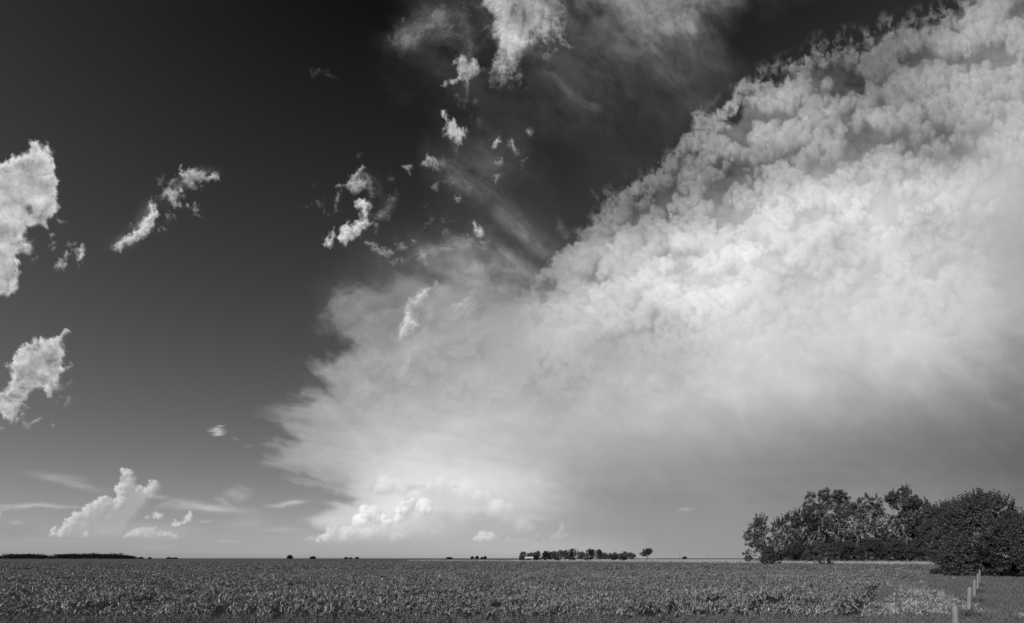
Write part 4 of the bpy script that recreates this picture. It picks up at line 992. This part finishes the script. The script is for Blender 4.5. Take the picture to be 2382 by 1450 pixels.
for s0, s1 in [(80, 82.6), (85, 87.6)]:
    a = (FD[0] * s0, FD[1] * s0, 1.5); b = (FD[0] * s1, FD[1] * s1, 1.52)
    V, Fc = tubes([(np.array([a, b]), np.array([.06, .06]))], 6)
    link_mesh('rail', mesh_np('rail', V, Fc, True), M['post'], fence)
for hz in (.45, .85, 1.25):
    P = []
    for s in np.arange(-5, 226, 2.5):
        P.append((FD[0] * s + .09, FD[1] * s - .09, hz + .02 * math.sin(s * 1.3) - .015 * math.cos(s * 1.256)))
    V, Fc = tubes([(np.array(P), np.full(len(P), .008))], 4)
    link_mesh('wire', mesh_np('wire', V, Fc, True), M['wire'], fence)

# utility poles beyond the ripe field
pole_v, pole_f = tubes([(np.array([(0, 0, -.2), (0, 0, 7.5)]), np.array([.16, .11])), (np.array([(-.9, 0, 7), (.9, 0, 7)]), np.array([.07, .07]))], 6)
for x, d, lb in [(1581, 520, 'thin utility pole on the skyline right of the lone tree'), (1648, 640, 'faint utility pole on the skyline halfway to the big grove'), (1718, 700, 'faint utility pole just left of the big grove')]:
    r = empty('utility_pole', ((x - CX) / F * d, d, .25)); tag(r, lb, 'utility pole', 'utility poles on the skyline')
    link_mesh('pole', mesh_np('pole', pole_v[:12], pole_f[:6], True), M['bark'], r)
    v2 = pole_v[12:]; link_mesh('crossarm', mesh_np('crossarm', v2, pole_f[6:] - 12, True), M['bark'], r)

# ---------------------------------------------------------------- crop, grasses, weeds
def blade_mesh(name, rs, n, h0, h1, wid, spread, droop, seg=4, base_r=.05, up=.2):
    V, Fc = [], []
    for k in range(n):
        a = rs.uniform(0, 2 * math.pi); h = rs.uniform(h0, h1)
        bx, by = rs.uniform(-base_r, base_r, 2); lean = rs.uniform(.25, 1.) * spread; z0 = up * rs.rand()
        wx_, wy_ = -math.sin(a), math.cos(a); tw = rs.uniform(-.7, .7)
        o = len(V)
        for i in range(seg + 1):
            t = i / seg
            out = h * lean * (t ** 1.3); z = z0 + h * (t - droop * rs.uniform(.85, 1.15) * t ** 2.6)
            ww = wid * (math.sin(math.pi * min(1, .18 + t * .82)) ** .7) * .5 + .001
            cx_, cy_ = bx + math.cos(a) * out, by + math.sin(a) * out
            dz = math.sin(tw * t * 1.5) * ww * 1.6
            V += [(cx_ - wx_ * ww, cy_ - wy_ * ww, max(z - dz, .0)), (cx_ + wx_ * ww, cy_ + wy_ * ww, max(z + dz, .0))]
        for i in range(seg):
            q = o + i * 2; Fc.append((q, q + 1, q + 3, q + 2))
    return mesh_np(name, V, Fc, True)

def scatter(name, label, cat, pts, scale, meshes, mat, seed, tilt=.15):
    """one mass of plants: tufts set on points by geometry nodes"""
    rs = np.random.RandomState(seed)
    col = bpy.data.collections.new(name + '_tufts')
    for i, me in enumerate(meshes):
        o = bpy.data.objects.new(name + '_tuft', me); me.materials.append(M[mat]); col.objects.link(o)
    n = len(pts)
    z = bank(pts[:, 0], pts[:, 1])[0]
    me = bpy.data.meshes.new(name); me.vertices.add(n); me.vertices.foreach_set('co', np.c_[pts, z].astype(np.float32).ravel()); me.update()
    at = me.attributes.new('rot', 'FLOAT_VECTOR', 'POINT'); at.data.foreach_set('vector', np.c_[rs.normal(0, tilt, n), rs.normal(0, tilt, n), rs.uniform(0, 6.28, n)].astype(np.float32).ravel())
    at = me.attributes.new('size', 'FLOAT_VECTOR', 'POINT'); at.data.foreach_set('vector', (scale if scale.ndim == 2 else np.c_[scale, scale, scale]).astype(np.float32).ravel())
    at = me.attributes.new('which', 'INT', 'POINT'); at.data.foreach_set('value', rs.randint(0, len(meshes), n).astype(np.int32))
    ob = link_mesh(name, me, M[mat])
    ng = bpy.data.node_groups.new(name, 'GeometryNodeTree')
    ng.interface.new_socket('Geometry', in_out='INPUT', socket_type='NodeSocketGeometry')
    ng.interface.new_socket('Geometry', in_out='OUTPUT', socket_type='NodeSocketGeometry')
    N, L = ng.nodes, ng.links
    gi_, go = N.new('NodeGroupInput'), N.new('NodeGroupOutput')
    ci = N.new('GeometryNodeCollectionInfo'); ci.inputs['Collection'].default_value = col
    ci.inputs['Separate Children'].default_value = True; ci.inputs['Reset Children'].default_value = True
    ip = N.new('GeometryNodeInstanceOnPoints'); ip.inputs['Pick Instance'].default_value = True
    def attr(nm, typ):
        q = N.new('GeometryNodeInputNamedAttribute'); q.data_type = typ; q.inputs['Name'].default_value = nm; return q.outputs['Attribute']
    L.new(gi_.outputs[0], ip.inputs['Points']); L.new(ci.outputs[0], ip.inputs['Instance'])
    L.new(attr('rot', 'FLOAT_VECTOR'), ip.inputs['Rotation']); L.new(attr('size', 'FLOAT_VECTOR'), ip.inputs['Scale']); L.new(attr('which', 'INT'), ip.inputs['Instance Index'])
    L.new(ip.outputs[0], go.inputs[0])
    ob.modifiers.new('tufts', 'NODES').node_group = ng
    return tag(ob, label, cat, kind='stuff')

rs = np.random.RandomState(8)
def ring_points(d0, d1, dens, half=1.12, x0=None):
    """points spread evenly over the ground between two distances"""
    n = int(dens * half * (d1 ** 2 - d0 ** 2))
    d = np.sqrt(rs.uniform(d0 ** 2, d1 ** 2, n)); t = rs.uniform(-half, half, n)
    return np.c_[d * t, d]
def right_edge(y):                                    # the crop's right-hand border
    return np.interp(y, [16, 36, 66, 125], [11.5, 26.5, 54, 100])
def crop_ok(p, far):
    x, y = p[:, 0], p[:, 1]
    n = bank(x, y)[1]
    ok = (x < right_edge(y) - .4 + .5 * perlin(x / 3, y / 3, 2)) & (n < -24) & (y > 17.5 + .7 * perlin(x / 4, y * 0 + .5, 6) - .02 * np.clip(-x, 0, 60) * 0)
    # wheel tracks run beside the right-hand border
    for off, wd_ in ((.9, .55), (4.6, .42), (7.6, .3)):
        q = x - (right_edge(y) - off * (1 + .004 * y)) + .35 * perlin(x * 0 + .3, y / 6, 7)
        ok &= (np.abs(q) > wd_ * (1.4 if y.min() < 50 else 1.4)) | (rs.rand(len(x)) < (.2 if off < 2 else .3))
    row = np.cos(2 * np.pi * (x - right_edge(y)) / .8 + .5 * perlin(x / 6, y / 6, 21))
    ok &= (row > -.3) | (rs.rand(len(x)) < .35)
    thin = perlin(x / 5.5, y / 5.5, 4) + .6 * perlin(x / 1.7, y / 1.7, 5)
    ok &= (thin > -.5) | (rs.rand(len(x)) < .35)
    if not far:
        hole = (np.abs(x + 16.8) < .7) & (y > 19) & (y < 25)
        ok &= ~hole
    return ok
A = ring_points(17, 36, 12); A = A[crop_ok(A, False)]
B = ring_points(36, 80, 8); B = B[crop_ok(B, True)]
D_ = ring_points(80, 260, 1.3); D_ = D_[crop_ok(D_, True)]
def hgt(p, a, b, z):
    s_ = a + b * rs.rand(len(p)); h_ = (.85 + .35 * rs.rand(len(p)) + .5 * perlin(p[:, 0] / 7, p[:, 1] / 3., 12) + .35 * perlin(p[:, 0] / 1.1, p[:, 1] / 1.1, 14)) * z
    return np.c_[s_, s_, h_]
sizes = np.r_[hgt(A, .85, .5, 1.), hgt(B, 1.1, .6, 1.), hgt(D_, 2.0, .9, 1.)]
cm = [blade_mesh('crop_tuft', np.random.RandomState(400 + i), 13, .13, .27, .035, .9, .4, 3, .1, .22) for i in range(8)]
scatter('crop', 'dense leafy green crop filling the field from the near verge to the far fence', 'crop', np.r_[A, B, D_], sizes, cm, 'crop', 9)

# grass: near verge, right-hand meadow, bank
def meadow(d0, d1, dens):
    p = ring_points(d0, d1, dens, 1.2); x, y = p[:, 0], p[:, 1]
    n = bank(x, y)[1]
    return p[((y < 18.0) | (n > -24.5) | (x > right_edge(y) - .6)) & (n < -12)]
G1 = meadow(13.5, 30, 26); G2 = meadow(30, 70, 9); G3 = meadow(70, 150, 2.2)
bk = np.array([along(s, n_) for s, n_ in zip(rs.uniform(-60, 330, 5200), rs.uniform(-13, -.5, 5200))])
gm = [blade_mesh('grass_tuft', np.random.RandomState(500 + i), 16, .14, .34, .012, .6, .3, 3, .09, 0) for i in range(5)]
foot = np.concatenate([np.c_[(x_ - CX) / F * d_ + rs.normal(0, .16, 60), d_ + rs.normal(0, .16, 60)] for x_, d_ in ((2221.5, 12.9), (2251.5, 17.7), (2265.5, 23.3), (2273, 29.6), (2278, 36))])
gp = np.r_[G1, G2, G3, bk, foot]
gs = np.r_[.6 + .5 * rs.rand(len(G1)), 1.0 + .7 * rs.rand(len(G2)), 1.7 + .8 * rs.rand(len(G3)), 1.6 + .8 * rs.rand(len(bk)), 1. + .9 * rs.rand(len(foot))]
scatter('grass', 'short dull grass of the verge, the right-hand meadow and the bank below the far fence', 'grass', gp, gs, gm, 'grass', 10)
dry = np.array([along(s, n_) for s, n_ in zip(rs.uniform(-60, 235, 9000), rs.uniform(-1.2, 6, 9000))])
dm = [blade_mesh('dry_tuft', np.random.RandomState(520 + i), 16, .6, 1.1, .05, .3, .1, 3, .25, 0) for i in range(4)]
dry2 = ring_points(40, 120, .5, 1.2); nn = bank(dry2[:, 0], dry2[:, 1])[1]
q_ = dry2[:, 0] - right_edge(dry2[:, 1]); dry2 = dry2[(q_ > 0) & (q_ < 26) & (perlin(dry2[:, 0] / 6, dry2[:, 1] / 14, 3) > .08) & (nn < -10)]
scatter('dry_grass', 'pale tall dry grass along the far fence and in streaks on the meadow', 'grass', np.r_[dry, dry2], np.r_[.7 + .6 * rs.rand(len(dry)), .3 + .25 * rs.rand(len(dry2))], dm, 'palegrass', 13)
W_ = ring_points(17.5, 42, 22, 1.0); x, y = W_[:, 0], W_[:, 1]
q_ = x - right_edge(y)
W_ = W_[(q_ > -.2) & (q_ < 5.2 - .08 * y) & (y > 18) & ((perlin(x / 2.2, y / 2.2, 3) + .9 * rs.rand(len(x))) > .3 + .025 * (y - 18) + .12 * np.abs(q_ - 1.5))]
wm = [blade_mesh('weed_tuft', np.random.RandomState(540 + i), 16, .09, .2, .042, .9, .3, 3, .07, .16) for i in range(5)]
scatter('weeds', 'pale broad leaved weeds between the crop and the row of posts', 'weeds', W_, .75 + .7 * rs.rand(len(W_)), wm, 'weed', 14)

# single plants that stand out
def stalk(label, x, d, h, seed):
    rs = np.random.RandomState(seed); r = empty('dry_stalk', ((x - CX) / F * d, d, 0)); tag(r, label, 'dry weed', 'dry branching stalks by the near posts')
    pp = [limb(rs, (0, 0, 0), (rs.normal(0, .1), 0, h), .012, .004, 6, .12)]
    for k in range(9):
        i = rs.randint(1, 5); a = rs.uniform(0, 6.28); l_ = h * rs.uniform(.2, .5)
        pp.append(limb(rs, pp[0][0][i], pp[0][0][i] + np.array([math.cos(a) * l_ * .6, math.sin(a) * l_ * .5, l_]), .008, .003, 4, .15))
    V, Fc = tubes(pp, 4); link_mesh('stem', mesh_np('stem', V, Fc, True), M['palebark'], r)
stalk('pale dry stalk standing in the weeds left of the second post', 2189, 21, .85, 601)
stalk('shorter pale dry stalk among the weeds further left', 2166, 22, .55, 602)
px_tree('leafy_weed', 'leafy bright weed cut off by the bottom right corner', 'weed', 2372, 17.2, [(2368,1440,12,10),(2380,1434,12,9),(2376,1448,16,8)], clumps=24, per=10, size=.05, leaf='weed', seed=610, sig=.1, trunk_r=.008, trunks=3, limbs=3)
